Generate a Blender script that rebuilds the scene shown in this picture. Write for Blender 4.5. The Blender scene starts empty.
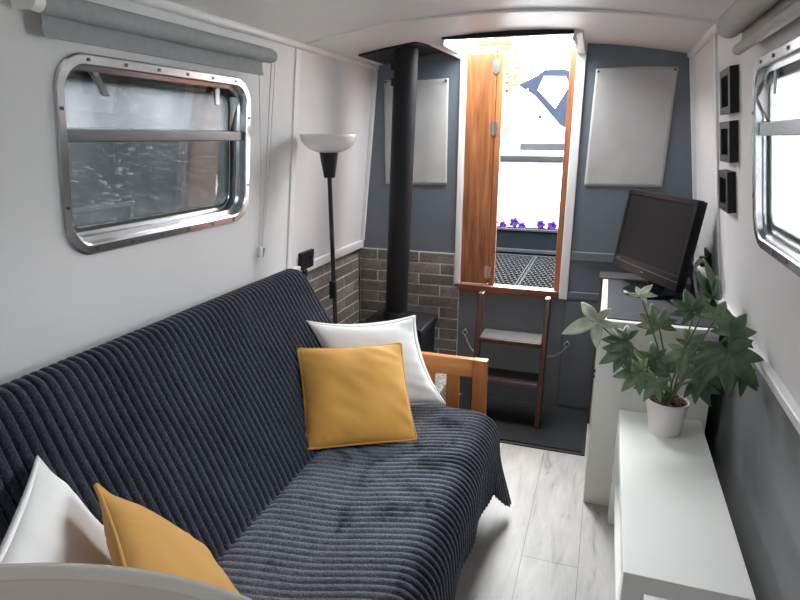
import bpy, bmesh, math, random
from mathutils import Vector, Matrix, noise
random.seed(7)
SC = bpy.context.scene
COL = SC.collection
PI = math.pi

# ------------------------------------------------------------------ materials
def nodes_of(name):
    m = bpy.data.materials.new(name); m.use_nodes = True
    nt = m.node_tree
    return m, nt, nt.nodes['Principled BSDF'], nt.nodes['Material Output']

def N(nt, kind, **kw):
    n = nt.nodes.new(kind)
    for k, v in kw.items():
        if k in n.inputs: n.inputs[k].default_value = v
        else: setattr(n, k, v)
    return n

def ramp(nt, stops):
    r = nt.nodes.new('ShaderNodeValToRGB')
    els = r.color_ramp.elements
    while len(els) < len(stops): els.new(0.5)
    for e, (p, c) in zip(els, stops):
        e.position = p; e.color = (*c, 1)
    return r

def coords(nt, scale=(1, 1, 1), loc=(0, 0, 0), rot=(0, 0, 0)):
    t = nt.nodes.new('ShaderNodeTexCoord'); mp = nt.nodes.new('ShaderNodeMapping')
    mp.inputs['Scale'].default_value = scale; mp.inputs['Location'].default_value = loc
    mp.inputs['Rotation'].default_value = rot
    nt.links.new(t.outputs['Object'], mp.inputs['Vector'])
    return mp

def mat(name, col, rough=.5, metal=0, var=.06, vscale=6, bump=0, bscale=60, spec=.5, sheen=0, coat=0, stretch=(1, 1, 1)):
    """plain finish with a gentle procedural variation of its colour and a fine bump"""
    m, nt, b, _ = nodes_of(name)
    mp = coords(nt, stretch)
    nz = N(nt, 'ShaderNodeTexNoise', Scale=vscale, Detail=5)
    nt.links.new(mp.outputs[0], nz.inputs['Vector'])
    lo = tuple(c * (1 - var) for c in col); hi = tuple(min(1, c * (1 + var)) for c in col)
    r = ramp(nt, [(.3, lo), (.7, hi)])
    nt.links.new(nz.outputs['Fac'], r.inputs[0]); nt.links.new(r.outputs[0], b.inputs['Base Color'])
    b.inputs['Roughness'].default_value = rough; b.inputs['Metallic'].default_value = metal
    b.inputs['Specular IOR Level'].default_value = spec
    b.inputs['Sheen Weight'].default_value = sheen; b.inputs['Coat Weight'].default_value = coat
    if bump:
        n2 = N(nt, 'ShaderNodeTexNoise', Scale=bscale, Detail=4)
        nt.links.new(mp.outputs[0], n2.inputs['Vector'])
        bp = N(nt, 'ShaderNodeBump', Strength=bump, Distance=.003)
        nt.links.new(n2.outputs['Fac'], bp.inputs['Height']); nt.links.new(bp.outputs[0], b.inputs['Normal'])
    return m

def wood(name, dark, light, axis=2, scale=1.0, rough=.4, coat=.3):
    m, nt, b, _ = nodes_of(name)
    s = [14 * scale] * 3; s[axis] = 1.1 * scale
    mp = coords(nt, s)
    n1 = N(nt, 'ShaderNodeTexNoise', Scale=2.2, Detail=8, Distortion=1.2)
    nt.links.new(mp.outputs[0], n1.inputs['Vector'])
    r = ramp(nt, [(.32, dark), (.55, tuple((a + c) / 2 for a, c in zip(dark, light))), (.72, light)])
    nt.links.new(n1.outputs['Fac'], r.inputs[0]); nt.links.new(r.outputs[0], b.inputs['Base Color'])
    b.inputs['Roughness'].default_value = rough; b.inputs['Coat Weight'].default_value = coat
    b.inputs['Coat Roughness'].default_value = .25
    return m

M = {}
M['white_wall'] = mat('white_wall_paint', (.70, .695, .70), .55, var=.02, vscale=3, bump=.03, bscale=90)
M['white_ceiling'] = mat('white_ceiling_board', (.75, .742, .74), .45, var=.02, vscale=2)
M['white_trim'] = mat('white_gloss_trim', (.76, .76, .77), .3, var=.02)
M['blue_grey'] = mat('blue_grey_paint', (.135, .160, .190), .5, var=.04, vscale=3, bump=.03, bscale=120)
M['dark_grey'] = mat('grey_lower_paint', (.17, .18, .19), .35, var=.05, vscale=3)
M['lacquer'] = mat('white_lacquer', (.82, .82, .785), .28, var=.015)
M['panel_white'] = mat('white_cabinet_panel', (.75, .73, .695), .4, var=.02)
M['black_metal'] = mat('black_iron', (.010, .012, .016), .55, var=.15, vscale=20, spec=.3)
M['black_plastic'] = mat('black_plastic', (.009, .010, .013), .45, var=.1, spec=.3)
M['gloss_black'] = mat('gloss_black_plastic', (.007, .008, .011), .3, var=.05, spec=.14)
M['chrome'] = mat('polished_aluminium', (.62, .63, .65), .22, metal=1, var=.18, vscale=9, stretch=(1, .5, 1))
M['dull_alu'] = mat('dull_aluminium', (.20, .21, .225), .35, metal=1, var=.1)
M['seal'] = mat('black_rubber_seal', (.03, .04, .038), .6)
M['brass'] = mat('steel_fitting', (.45, .45, .46), .3, metal=1, var=.1)
M['door_wood'] = wood('varnished_oak_door', (.16, .050, .016), (.46, .175, .058), 2, .8)
M['sill_wood'] = wood('mahogany_sill', (.10, .028, .012), (.24, .075, .03), 0, 1)
M['ladder_wood'] = wood('dark_mahogany', (.035, .011, .008), (.09, .03, .022), 2, 1, rough=.35)
M['pine'] = wood('honey_pine', (.52, .20, .045), (.74, .33, .09), 0, .7, rough=.35)
M['pine_v'] = wood('honey_pine_upright', (.50, .18, .04), (.70, .30, .08), 2, .7, rough=.35)
M['tread'] = mat('grey_grip_tread', (.042, .040, .037), .8, var=.25, vscale=90, bump=.4, bscale=300)
M['mat_black'] = mat('black_coir', (.012, .014, .017), .95, var=.5, vscale=160, bump=.9, bscale=320)
M['mat_edge'] = mat('black_rubber_edge', (.01, .011, .013), .7)
M['mustard'] = mat('mustard_cotton', (.60, .305, .057), .75, var=.05, vscale=8, bump=.12, bscale=260, sheen=.15)
M['white_cotton'] = mat('white_cotton', (.86, .85, .845), .8, var=.02, vscale=8, bump=.1, bscale=240)
M['blind'] = mat('grey_blind_fabric', (.30, .315, .325), .8, var=.06, vscale=40, bump=.15, bscale=300)
M['blind_pale'] = mat('taupe_blind_fabric', (.40, .385, .365), .75, var=.04, vscale=30, bump=.1, bscale=300)
M['blackout'] = mat('silver_grey_blackout_cloth', (.43, .43, .425), .5, var=.09, vscale=5, bump=.15, bscale=30)
M['opal'] = mat('opal_glass', (.80, .79, .77), .25, var=.02)
M['pot'] = mat('white_plant_pot', (.74, .70, .68), .45, var=.02)
M['soil'] = mat('bark_chips', (.13, .058, .038), .9, var=.6, vscale=70, bump=1, bscale=90)
M['stem'] = mat('green_stem', (.10, .14, .05), .5, var=.2)
M['cream'] = mat('cream_moulded_shell', (.64, .59, .51), .33, var=.02, coat=.3)
M['cream_rim_lit'] = mat('cream_rim_highlight', (.74, .70, .63), .2, var=.02, coat=.6)  # rim highlight put into a paler cream than the shell
M['cable'] = mat('black_cable', (.012, .012, .014), .5)
M['white_plastic'] = mat('white_plastic', (.72, .72, .70), .4, var=.02)
M['cord'] = mat('white_cord', (.62, .62, .61), .7)
M['cloth_black'] = mat('charcoal_cloth', (.030, .033, .043), .85, var=.15, vscale=50, bump=.2, bscale=200, stretch=(1, 6, 1))
M['taupe_board'] = mat('taupe_board', (.085, .080, .075), .5, var=.1)
M['photo'] = mat('dark_picture_print', (.12, .135, .15), .15, var=.85, vscale=26)
M['hearth'] = mat('grey_slate_hearth', (.07, .072, .078), .6, var=.3, vscale=15)
M['stone'] = mat('speckled_kindling_stone', (.34, .32, .29), .8, var=.6, vscale=60)
M['screw'] = mat('dull_screw', (.10, .10, .10), .4, metal=1)
M['hide'] = mat('grey_underlay', (.06, .062, .07), .9)
# outside
M['steel_deck'] = mat('wet_black_deck', (.012, .0135, .015), .7, var=.35, vscale=14, spec=.12)
M['rubber_ring'] = mat('black_rubber_mat', (.005, .006, .007), .8, var=.3, vscale=30, spec=.1)
M['planter'] = mat('dark_slate_planter', (.003, .0048, .0065), .7, var=.2, spec=.08)
M['petal'] = mat('violet_petals', (.024, .006, .085), .8, var=.4, vscale=120, spec=.1)
M['leaf_small'] = mat('pansy_leaf', (.035, .045, .02), .6, var=.4, vscale=50)
M['boat_white'] = mat('white_boat_gelcoat', (.72, .73, .74), .3, var=.02)
M['boat_grey'] = mat('grey_boat_coping', (.014, .0165, .019), .7, var=.2, spec=.15)
M['canvas'] = mat('navy_canvas_canopy', (.019, .025, .042), .9, var=.15, vscale=5, spec=.1)
M['clear_pvc'] = mat('milky_clear_window', (.72, .75, .78), .2, var=.03)
M['boat_blue'] = mat('slate_blue_hull', (.022, .030, .036), .4, var=.12, vscale=3)
M['boat_roof'] = mat('pale_grey_roof', (.035, .040, .044), .6, var=.1)
M['hedge'] = mat('grey_green_foliage', (.022, .026, .025), .9, var=.5, vscale=3)
M['hedge_yellow'] = mat('yellow_green_foliage', (.62, .58, .38), .9, var=.4, vscale=3)
M['bark'] = mat('tree_bark', (.09, .07, .055), .9, var=.3)
M['water'] = mat('canal_water', (.05, .06, .06), .08, var=.2)
M['quay'] = mat('pale_concrete', (.50, .49, .47), .8, var=.12, vscale=4)
M['render_wall'] = mat('pale_shed_wall', (.33, .37, .38), .8, var=.2, vscale=2)

def brick_mat():
    m, nt, b, _ = nodes_of('grey_brick_slip')
    g = nt.nodes.new('ShaderNodeNewGeometry')
    r = ramp(nt, [(0, (.125, .116, .110)), (.5, (.175, .164, .155)), (1, (.24, .226, .213))])
    nt.links.new(g.outputs['Random Per Island'], r.inputs[0])
    mp = coords(nt); nz = N(nt, 'ShaderNodeTexNoise', Scale=45, Detail=8, Roughness=.7)
    nt.links.new(mp.outputs[0], nz.inputs['Vector'])
    mx = N(nt, 'ShaderNodeMix', data_type='RGBA', blend_type='OVERLAY'); mx.inputs['Factor'].default_value = .85
    r2 = ramp(nt, [(.3, (.25, .25, .25)), (.7, (.75, .74, .72))])
    nt.links.new(nz.outputs['Fac'], r2.inputs[0])
    nt.links.new(r.outputs[0], mx.inputs[6]); nt.links.new(r2.outputs[0], mx.inputs[7])
    nt.links.new(mx.outputs[2], b.inputs['Base Color'])
    b.inputs['Roughness'].default_value = .85
    bp = N(nt, 'ShaderNodeBump', Strength=.6, Distance=.004)
    nt.links.new(nz.outputs['Fac'], bp.inputs['Height']); nt.links.new(bp.outputs[0], b.inputs['Normal'])
    return m
M['brick'] = brick_mat()
M['mortar'] = mat('pale_mortar', (.66, .64, .61), .9, var=.1, vscale=40)

def floor_mat():
    m, nt, b, _ = nodes_of('whitewashed_plank_laminate')
    t = nt.nodes.new('ShaderNodeTexCoord'); sp = nt.nodes.new('ShaderNodeSeparateXYZ')
    nt.links.new(t.outputs['Object'], sp.inputs[0])
    cb = nt.nodes.new('ShaderNodeCombineXYZ')
    ax = N(nt, 'ShaderNodeMath', operation='ADD'); ax.inputs[1].default_value = .17 + 2.09
    ay = N(nt, 'ShaderNodeMath', operation='ADD'); ay.inputs[1].default_value = -1.834 + 6.5
    nt.links.new(sp.outputs['X'], ax.inputs[0]); nt.links.new(sp.outputs['Y'], ay.inputs[0])
    nt.links.new(ay.outputs[0], cb.inputs['X']); nt.links.new(ax.outputs[0], cb.inputs['Y'])
    br = N(nt, 'ShaderNodeTexBrick', Scale=1.0); br.offset = .37; br.offset_frequency = 2
    br.inputs['Brick Width'].default_value = 1.3; br.inputs['Row Height'].default_value = .19
    br.inputs['Mortar Size'].default_value = .0016; br.inputs['Mortar Smooth'].default_value = .3
    br.inputs['Color1'].default_value = (.47, .46, .447, 1); br.inputs['Color2'].default_value = (.54, .53, .517, 1)
    br.inputs['Mortar'].default_value = (.27, .26, .25, 1)
    nt.links.new(cb.outputs[0], br.inputs['Vector'])
    mp = coords(nt, (9, 1.4, 1)); n1 = N(nt, 'ShaderNodeTexNoise', Scale=2.6, Detail=10, Roughness=.68, Distortion=.8)
    nt.links.new(mp.outputs[0], n1.inputs['Vector'])
    r1 = ramp(nt, [(.30, (.40, .39, .38)), (.40, (.80, .80, .79)), (.62, (1, 1, 1))])
    nt.links.new(n1.outputs['Fac'], r1.inputs[0])
    mx = N(nt, 'ShaderNodeMix', data_type='RGBA', blend_type='MULTIPLY'); mx.inputs['Factor'].default_value = .85
    nt.links.new(br.outputs['Color'], mx.inputs[6]); nt.links.new(r1.outputs[0], mx.inputs[7])
    mp2 = coords(nt, (5, 2, 1)); n2 = N(nt, 'ShaderNodeTexNoise', Scale=1.6, Detail=4)
    nt.links.new(mp2.outputs[0], n2.inputs['Vector'])
    r2 = ramp(nt, [(.35, (.82, .82, .82)), (.65, (1, 1, 1))]); nt.links.new(n2.outputs['Fac'], r2.inputs[0])
    m2 = N(nt, 'ShaderNodeMix', data_type='RGBA', blend_type='MULTIPLY'); m2.inputs['Factor'].default_value = .9
    nt.links.new(mx.outputs[2], m2.inputs[6]); nt.links.new(r2.outputs[0], m2.inputs[7])
    nt.links.new(m2.outputs[2], b.inputs['Base Color'])
    b.inputs['Roughness'].default_value = .5
    bp = N(nt, 'ShaderNodeBump', Strength=.12, Distance=.003)
    nt.links.new(n1.outputs['Fac'], bp.inputs['Height']); nt.links.new(bp.outputs[0], b.inputs['Normal'])
    return m
M['floor'] = floor_mat()

def throw_mat():
    m, nt, b, _ = nodes_of('slate_blue_plush_cord')
    mp = coords(nt, (1, 1, 1)); n1 = N(nt, 'ShaderNodeTexNoise', Scale=6, Detail=7, Roughness=.66, Distortion=.7)
    nt.links.new(mp.outputs[0], n1.inputs['Vector'])
    # seat's top light put into its colour, with darker patches of rubbed pile
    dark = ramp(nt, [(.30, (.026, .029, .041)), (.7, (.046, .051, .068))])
    lit_brushed = ramp(nt, [(.38, (.050, .054, .072)), (.47, (.140, .150, .185)), (.75, (.20, .212, .25))])
    nt.links.new(n1.outputs['Fac'], dark.inputs[0]); nt.links.new(n1.outputs['Fac'], lit_brushed.inputs[0])
    at = N(nt, 'ShaderNodeAttribute', attribute_name='seat_light')
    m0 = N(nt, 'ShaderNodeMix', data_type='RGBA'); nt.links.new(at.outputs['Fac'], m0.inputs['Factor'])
    nt.links.new(dark.outputs[0], m0.inputs[6]); nt.links.new(lit_brushed.outputs[0], m0.inputs[7])
    n2 = N(nt, 'ShaderNodeTexNoise', Scale=190, Detail=4); nt.links.new(mp.outputs[0], n2.inputs['Vector'])
    r2 = ramp(nt, [(.3, (.45, .45, .46)), (.7, (1.35, 1.35, 1.35))]); nt.links.new(n2.outputs['Fac'], r2.inputs[0])
    mx = N(nt, 'ShaderNodeMix', data_type='RGBA', blend_type='MULTIPLY'); mx.inputs['Factor'].default_value = .8
    nt.links.new(m0.outputs[2], mx.inputs[6]); nt.links.new(r2.outputs[0], mx.inputs[7])
    nt.links.new(mx.outputs[2], b.inputs['Base Color'])
    b.inputs['Roughness'].default_value = .9; b.inputs['Specular IOR Level'].default_value = .15
    b.inputs['Sheen Weight'].default_value = .35; b.inputs['Sheen Roughness'].default_value = .4
    b.inputs['Sheen Tint'].default_value = (.75, .80, .95, 1)
    bp = N(nt, 'ShaderNodeBump', Strength=.7, Distance=.005)
    nt.links.new(n2.outputs['Fac'], bp.inputs['Height']); nt.links.new(bp.outputs[0], b.inputs['Normal'])
    return m
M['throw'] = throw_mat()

def leaf_mat(name, a, c):
    m, nt, b, _ = nodes_of(name)
    mp = coords(nt); n1 = N(nt, 'ShaderNodeTexNoise', Scale=22, Detail=4)
    nt.links.new(mp.outputs[0], n1.inputs['Vector'])
    r = ramp(nt, [(.35, a), (.68, c)]); nt.links.new(n1.outputs['Fac'], r.inputs[0])
    nt.links.new(r.outputs[0], b.inputs['Base Color']); b.inputs['Roughness'].default_value = .38
    b.inputs['Subsurface Weight'].default_value = 0
    return m
M['leaf'] = leaf_mat('dark_green_leaf', (.045, .092, .045), (.095, .165, .078))
M['leaf_mid'] = leaf_mat('mid_green_leaf', (.09, .155, .075), (.20, .27, .14))
M['leaf_pale'] = leaf_mat('pale_silvery_leaf', (.30, .35, .24), (.55, .57, .45))

def glass_mat(name, haze, tint, speck):
    """window glass with a film of dew and dried drops"""
    m, nt, b, out = nodes_of(name)
    nt.nodes.remove(b)
    tr = N(nt, 'ShaderNodeBsdfTransparent'); tr.inputs['Color'].default_value = (*tint, 1)
    gl = N(nt, 'ShaderNodeBsdfGlossy', Roughness=.02)
    fr = N(nt, 'ShaderNodeFresnel', IOR=1.5)
    m1 = N(nt, 'ShaderNodeMixShader'); nt.links.new(fr.outputs[0], m1.inputs[0])
    nt.links.new(tr.outputs[0], m1.inputs[1]); nt.links.new(gl.outputs[0], m1.inputs[2])
    df = N(nt, 'ShaderNodeBsdfTranslucent'); df.inputs['Color'].default_value = (.85, .88, .92, 1)
    mp = coords(nt, (1, 1, .55)); n1 = N(nt, 'ShaderNodeTexNoise', Scale=6, Detail=6, Roughness=.65)
    nt.links.new(mp.outputs[0], n1.inputs['Vector'])
    vo = N(nt, 'ShaderNodeTexNoise', Scale=125, Detail=3, Roughness=.6); nt.links.new(mp.outputs[0], vo.inputs['Vector'])
    rs = ramp(nt, [(.64, (0, 0, 0)), (.70, (1, 1, 1))]); nt.links.new(vo.outputs['Fac'], rs.inputs[0])
    rh = ramp(nt, [(.3, (haze * .6,) * 3), (.7, (haze * 1.4,) * 3)]); nt.links.new(n1.outputs['Fac'], rh.inputs[0])
    mu = N(nt, 'ShaderNodeMath', operation='MULTIPLY_ADD', use_clamp=True); mu.inputs[1].default_value = speck
    nt.links.new(rs.outputs[0], mu.inputs[0]); nt.links.new(rh.outputs[0], mu.inputs[2])
    m2 = N(nt, 'ShaderNodeMixShader'); nt.links.new(mu.outputs[0], m2.inputs[0])
    nt.links.new(m1.outputs[0], m2.inputs[1]); nt.links.new(df.outputs[0], m2.inputs[2])
    nt.links.new(m2.outputs[0], out.inputs['Surface'])
    return m
M['glass_dew'] = glass_mat('dewy_window_glass', .006, (.88, .94, .96), .09)
M['glass_dew_up'] = glass_mat('misted_window_glass', .028, (.90, .95, .97), .13)
M['glass'] = glass_mat('window_glass', .05, (.95, .98, .98), .06)

def screen_mat():
    m, nt, b, _ = nodes_of('dark_screen_panel')
    mp = coords(nt); n1 = N(nt, 'ShaderNodeTexNoise', Scale=3, Detail=2); nt.links.new(mp.outputs[0], n1.inputs['Vector'])
    r = ramp(nt, [(.3, (.012, .012, .013)), (.7, (.016, .016, .017))]); nt.links.new(n1.outputs['Fac'], r.inputs[0])
    nt.links.new(r.outputs[0], b.inputs['Base Color']); b.inputs['Roughness'].default_value = .5; b.inputs['Specular IOR Level'].default_value = .05
    return m
M['screen'] = screen_mat()

# ------------------------------------------------------------------ mesh tools
def finish(name, bm, m, parent=None, smooth=False, bevel=0, bevseg=2, loc=None, autosmooth=None):
    bmesh.ops.recalc_face_normals(bm, faces=bm.faces)
    me = bpy.data.meshes.new(name); bm.to_mesh(me); bm.free()
    if isinstance(m, (list, tuple)):
        for x in m: me.materials.append(x)
    else: me.materials.append(m)
    o = bpy.data.objects.new(name, me); COL.objects.link(o)
    if smooth: me.polygons.foreach_set('use_smooth', [True] * len(me.polygons))
    if bevel:
        md = o.modifiers.new('bevel', 'BEVEL'); md.width = bevel; md.segments = bevseg; md.limit_method = 'ANGLE'
        md.angle_limit = .6
        me.polygons.foreach_set('use_smooth', [True] * len(me.polygons))
        o.modifiers.new('wn', 'WEIGHTED_NORMAL')
    if autosmooth:
        for p in me.polygons: p.use_smooth = True
        bmx = bmesh.new(); bmx.from_mesh(me)
        for e in bmx.edges:
            if len(e.link_faces) == 2 and e.calc_face_angle(0) > autosmooth: e.smooth = False
        bmx.to_mesh(me); bmx.free()
    if parent is not None:
        o.parent = parent
        o.matrix_parent_inverse = parent.matrix_basis.inverted()
    return o

def tag(o, label, cat, group=None):
    o['label'] = label; o['category'] = cat
    if group: o['group'] = group
    return o

def thing(name, loc, label, cat, group=None):
    o = bpy.data.objects.new(name, None); COL.objects.link(o)
    o.location = loc; o.empty_display_size = .05
    return tag(o, label, cat, group)

def struct(o):
    o['kind'] = 'structure'; return o

def quadbox(bm, c):
    """c: 8 corners, bottom ring then top ring"""
    v = [bm.verts.new(p) for p in c]
    for f in ((0, 3, 2, 1), (4, 5, 6, 7), (0, 1, 5, 4), (1, 2, 6, 5), (2, 3, 7, 6), (3, 0, 4, 7)):
        bm.faces.new([v[i] for i in f])
    return v

def bx(bm, x0, x1, y0, y1, z0, z1, T=None):
    p = [(x0, y0, z0), (x1, y0, z0), (x1, y1, z0), (x0, y1, z0), (x0, y0, z1), (x1, y0, z1), (x1, y1, z1), (x0, y1, z1)]
    if T: p = [T(*q) for q in p]
    return quadbox(bm, p)

def rot_to(d):
    return Vector((0, 0, 1)).rotation_difference(Vector(d).normalized()).to_matrix()

def cyl(bm, a, b, r0, r1=None, n=16, cap=True):
    a, b = Vector(a), Vector(b); r1 = r0 if r1 is None else r1
    R = rot_to(b - a)
    A, B = [], []
    for i in range(n):
        t = 2 * PI * i / n; d = Vector((math.cos(t), math.sin(t), 0))
        A.append(bm.verts.new(a + R @ (d * r0))); B.append(bm.verts.new(b + R @ (d * r1)))
    for i in range(n):
        bm.faces.new((A[i], A[(i + 1) % n], B[(i + 1) % n], B[i]))
    if cap: bm.faces.new(A[::-1]); bm.faces.new(B)

def lathe(bm, prof, c=(0, 0, 0), n=32, R=None, cap0=True, cap1=True):
    c = Vector(c); rings = []
    for r, z in prof:
        ring = []
        for i in range(n):
            t = 2 * PI * i / n; p = Vector((r * math.cos(t), r * math.sin(t), z))
            ring.append(bm.verts.new(c + (R @ p if R else p)))
        rings.append(ring)
    for a, b in zip(rings, rings[1:]):
        for i in range(n): bm.faces.new((a[i], a[(i + 1) % n], b[(i + 1) % n], b[i]))
    if cap0: bm.faces.new(rings[0][::-1])
    if cap1: bm.faces.new(rings[-1])

def tube(bm, pts, r, n=8, closed=False, cap=True):
    pts = [Vector(p) for p in pts]; k = len(pts)
    rr = r if isinstance(r, (list, tuple)) else [r] * k
    rings = []; up = None
    for i, p in enumerate(pts):
        if closed: d = pts[(i + 1) % k] - pts[i - 1]
        else: d = pts[min(i + 1, k - 1)] - pts[max(i - 1, 0)]
        d.normalize()
        if up is None:
            up = Vector((0, 0, 1)) if abs(d.z) < .9 else Vector((1, 0, 0))
        x = (up - d * up.dot(d)).normalized(); y = d.cross(x); up = x
        rings.append([bm.verts.new(p + (x * math.cos(2 * PI * j / n) + y * math.sin(2 * PI * j / n)) * rr[i]) for j in range(n)])
    rng = range(k) if closed else range(k - 1)
    for i in rng:
        a, b = rings[i], rings[(i + 1) % k]
        for j in range(n): bm.faces.new((a[j], a[(j + 1) % n], b[(j + 1) % n], b[j]))
    if cap and not closed: bm.faces.new(rings[0][::-1]); bm.faces.new(rings[-1])

def smooth_path(pts, k=6):
    pts = [Vector(p) for p in pts]; out = []
    P = [pts[0]] + pts + [pts[-1]]
    for i in range(1, len(P) - 2):
        p0, p1, p2, p3 = P[i - 1:i + 3]
        for j in range(k):
            t = j / k
            out.append(.5 * ((2 * p1) + (p2 - p0) * t + (2 * p0 - 5 * p1 + 4 * p2 - p3) * t * t + (3 * p1 - p0 - 3 * p2 + p3) * t ** 3))
    out.append(pts[-1]); return out

def rrect(u0, u1, v0, v1, r, k=8):
    """rounded rectangle loop, counter-clockwise"""
    out = []
    for cx, cy, a0 in ((u1 - r, v1 - r, 0), (u0 + r, v1 - r, PI / 2), (u0 + r, v0 + r, PI), (u1 - r, v0 + r, 1.5 * PI)):
        for i in range(k + 1):
            a = a0 + PI / 2 * i / k
            out.append((cx + r * math.cos(a), cy + r * math.sin(a)))
    return out

def prism(bm, loop, w0, w1, T):
    """extrude a (u,v) loop between depths w0 and w1; T(u,v,w)->world"""
    A = [bm.verts.new(T(u, v, w0)) for u, v in loop]; B = [bm.verts.new(T(u, v, w1)) for u, v in loop]
    n = len(loop)
    bm.faces.new(A); bm.faces.new(B[::-1])
    for i in range(n): bm.faces.new((A[i], A[(i + 1) % n], B[(i + 1) % n], B[i]))

def ring_sweep(bm, loops, T, close_profile=False):
    """loops: list of (loop, w); consecutive loops joined"""
    R = [[bm.verts.new(T(u, v, w)) for u, v in lp] for lp, w in loops]
    n = len(R[0]); pairs = list(zip(R, R[1:]))
    if close_profile: pairs.append((R[-1], R[0]))
    for a, b in pairs:
        for i in range(n): bm.faces.new((a[i], a[(i + 1) % n], b[(i + 1) % n], b[i]))

def plate_hole(bm, outer, inner, w0, w1, T):
    for w in (w0, w1):
        vo = [bm.verts.new(T(u, v, w)) for u, v in outer]; vi = [bm.verts.new(T(u, v, w)) for u, v in inner]
        ed = [bm.edges.new((l[i], l[(i + 1) % len(l)])) for l in (vo, vi) for i in range(len(l))]
        bmesh.ops.triangle_fill(bm, use_beauty=True, use_dissolve=False, edges=ed)
        if w == w0: A = (vo, vi)
        else: B = (vo, vi)
    for a, b in zip(A, B):
        for i in range(len(a)):
            j = (i + 1) % len(a); bm.faces.new((a[i], a[j], b[j], b[i]))

# wall frames: u runs along the boat (y), v up the sloping wall, w outwards
def wall_T(x0, z0, slope, side):
    k = math.hypot(1, slope)
    up = (-side * slope / k, 1 / k); out = (side / k, slope / k)
    def T(u, v, w):
        return Vector((x0 + up[0] * v + out[0] * w, u, z0 + up[1] * v + out[1] * w))
    T.k = k; T.z0 = z0
    return T
TL = wall_T(-1.292, .813, .0975, -1)
TR = wall_T(.437, .85, .143, 1)
def vL(z): return (z - .813) * TL.k
def vR(z): return (z - .85) * TR.k

YB = 3.11            # bulkhead face
YF = -1.7            # rear end of the cabin, behind the camera
def zc(x): return 1.845 - .14 * (x + .43) ** 2

# ------------------------------------------------------------------ the shell
bm = bmesh.new(); bx(bm, -1.33, .60, YF, YB + .04, -.05, 0)
struct(finish('floor', bm, M['floor']))

# ceiling with the hatch opening
bm = bmesh.new()
xs = [-1.26, -1.2, -1.1, -1.0, -.9, -.8, -.745, -.6, -.45, -.3, -.185, -.05, .05, .15, .25, .31, .36]
ys = [YF, .3, 1.4, 2.3, 2.76, YB + .04]
def cgrid(dz):
    return [[bm.verts.new((x, y, zc(x) + dz)) for x in xs] for y in ys]
G0, G1 = cgrid(0), cgrid(.05)
hole = {(4, i) for i in range(len(xs) - 1) if -.75 < xs[i] < -.2}
cells = {(j, i) for j in range(len(ys) - 1) for i in range(len(xs) - 1)} - hole
for j, i in cells:
    for G in (G0, G1): bm.faces.new((G[j][i], G[j][i + 1], G[j + 1][i + 1], G[j + 1][i]))
    for (dj, di, a, b) in ((-1, 0, (j, i), (j, i + 1)), (1, 0, (j + 1, i), (j + 1, i + 1)), (0, -1, (j, i), (j + 1, i)), (0, 1, (j, i + 1), (j + 1, i + 1))):
        if (j + dj, i + di) not in cells:
            bm.faces.new((G0[a[0]][a[1]], G0[b[0]][b[1]], G1[b[0]][b[1]], G1[a[0]][a[1]]))
ceil = struct(finish('ceiling', bm, M['white_ceiling'], autosmooth=.4))

# side walls above the gunwale
LW = dict(y0=1.118, y1=1.935, z0=1.112, z1=1.603)
RW = dict(y0=1.022, y1=1.842, z0=1.138, z1=1.605)
def side_wall(name, T, vf, W, ztop):
    bm = bmesh.new()
    hole = rrect(W['y0'] + .012, W['y1'] - .012, vf(W['z0']) + .012, vf(W['z1']) - .012, .085)
    plate_hole(bm, [(YF, 0), (YB + .02, 0), (YB + .02, vf(ztop)), (YF, vf(ztop))], hole, 0, .055, T)
    return struct(finish(name, bm, M['white_wall']))
side_wall('wall_left', TL, vL, LW, 1.80)
side_wall('wall_right', TR, vR, RW, 1.82)
# lower hull sides
bm = bmesh.new(); bx(bm, -1.36, -1.312, YF, YB + .02, 0, .83)
struct(finish('wall_left_lower', bm, M['dark_grey']))
bm = bmesh.new(); bx(bm, .462, .52, YF, YB + .02, 0, .86)
struct(finish('wall_right_lower', bm, M['dark_grey']))

# end wall with the doorway
def xzT(y):
    return lambda u, v, w: Vector((u, y + w, v))
bm = bmesh.new()
arcL = [(x, zc(x) + .03) for x in (-.715, -.8, -.9, -1.0, -1.1, -1.205)]
arcR = [(x, zc(x) + .03) for x in (.31, .2, .1, 0, -.1, -.187)]
prism(bm, [(-1.34, 0), (-.715, 0)] + arcL + [(-1.30, .82), (-1.34, .82)], 0, .04, xzT(YB))
prism(bm, [(-.187, 0), (.49, 0), (.49, .86), (.437, .86)] + arcR, 0, .04, xzT(YB))
prism(bm, [(-.715, 0), (-.187, 0), (-.187, .62), (-.715, .62)], 0, .04, xzT(YB))
struct(finish('wall_end', bm, M['blue_grey']))
# the cabin end behind the camera: wall with a bare opening, added and sized to light the room
bm = bmesh.new()
plate_hole(bm, [(-1.4, 0), (.55, 0), (.55, .86), (.36, 1.87), (-1.26, 1.87), (-1.4, .83)],
           [(-.72, 1.05), (-.12, 1.05), (-.12, 1.58), (-.72, 1.58)], -.04, 0, xzT(YF))
struct(finish('wall_rear', bm, M['white_wall']))

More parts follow.
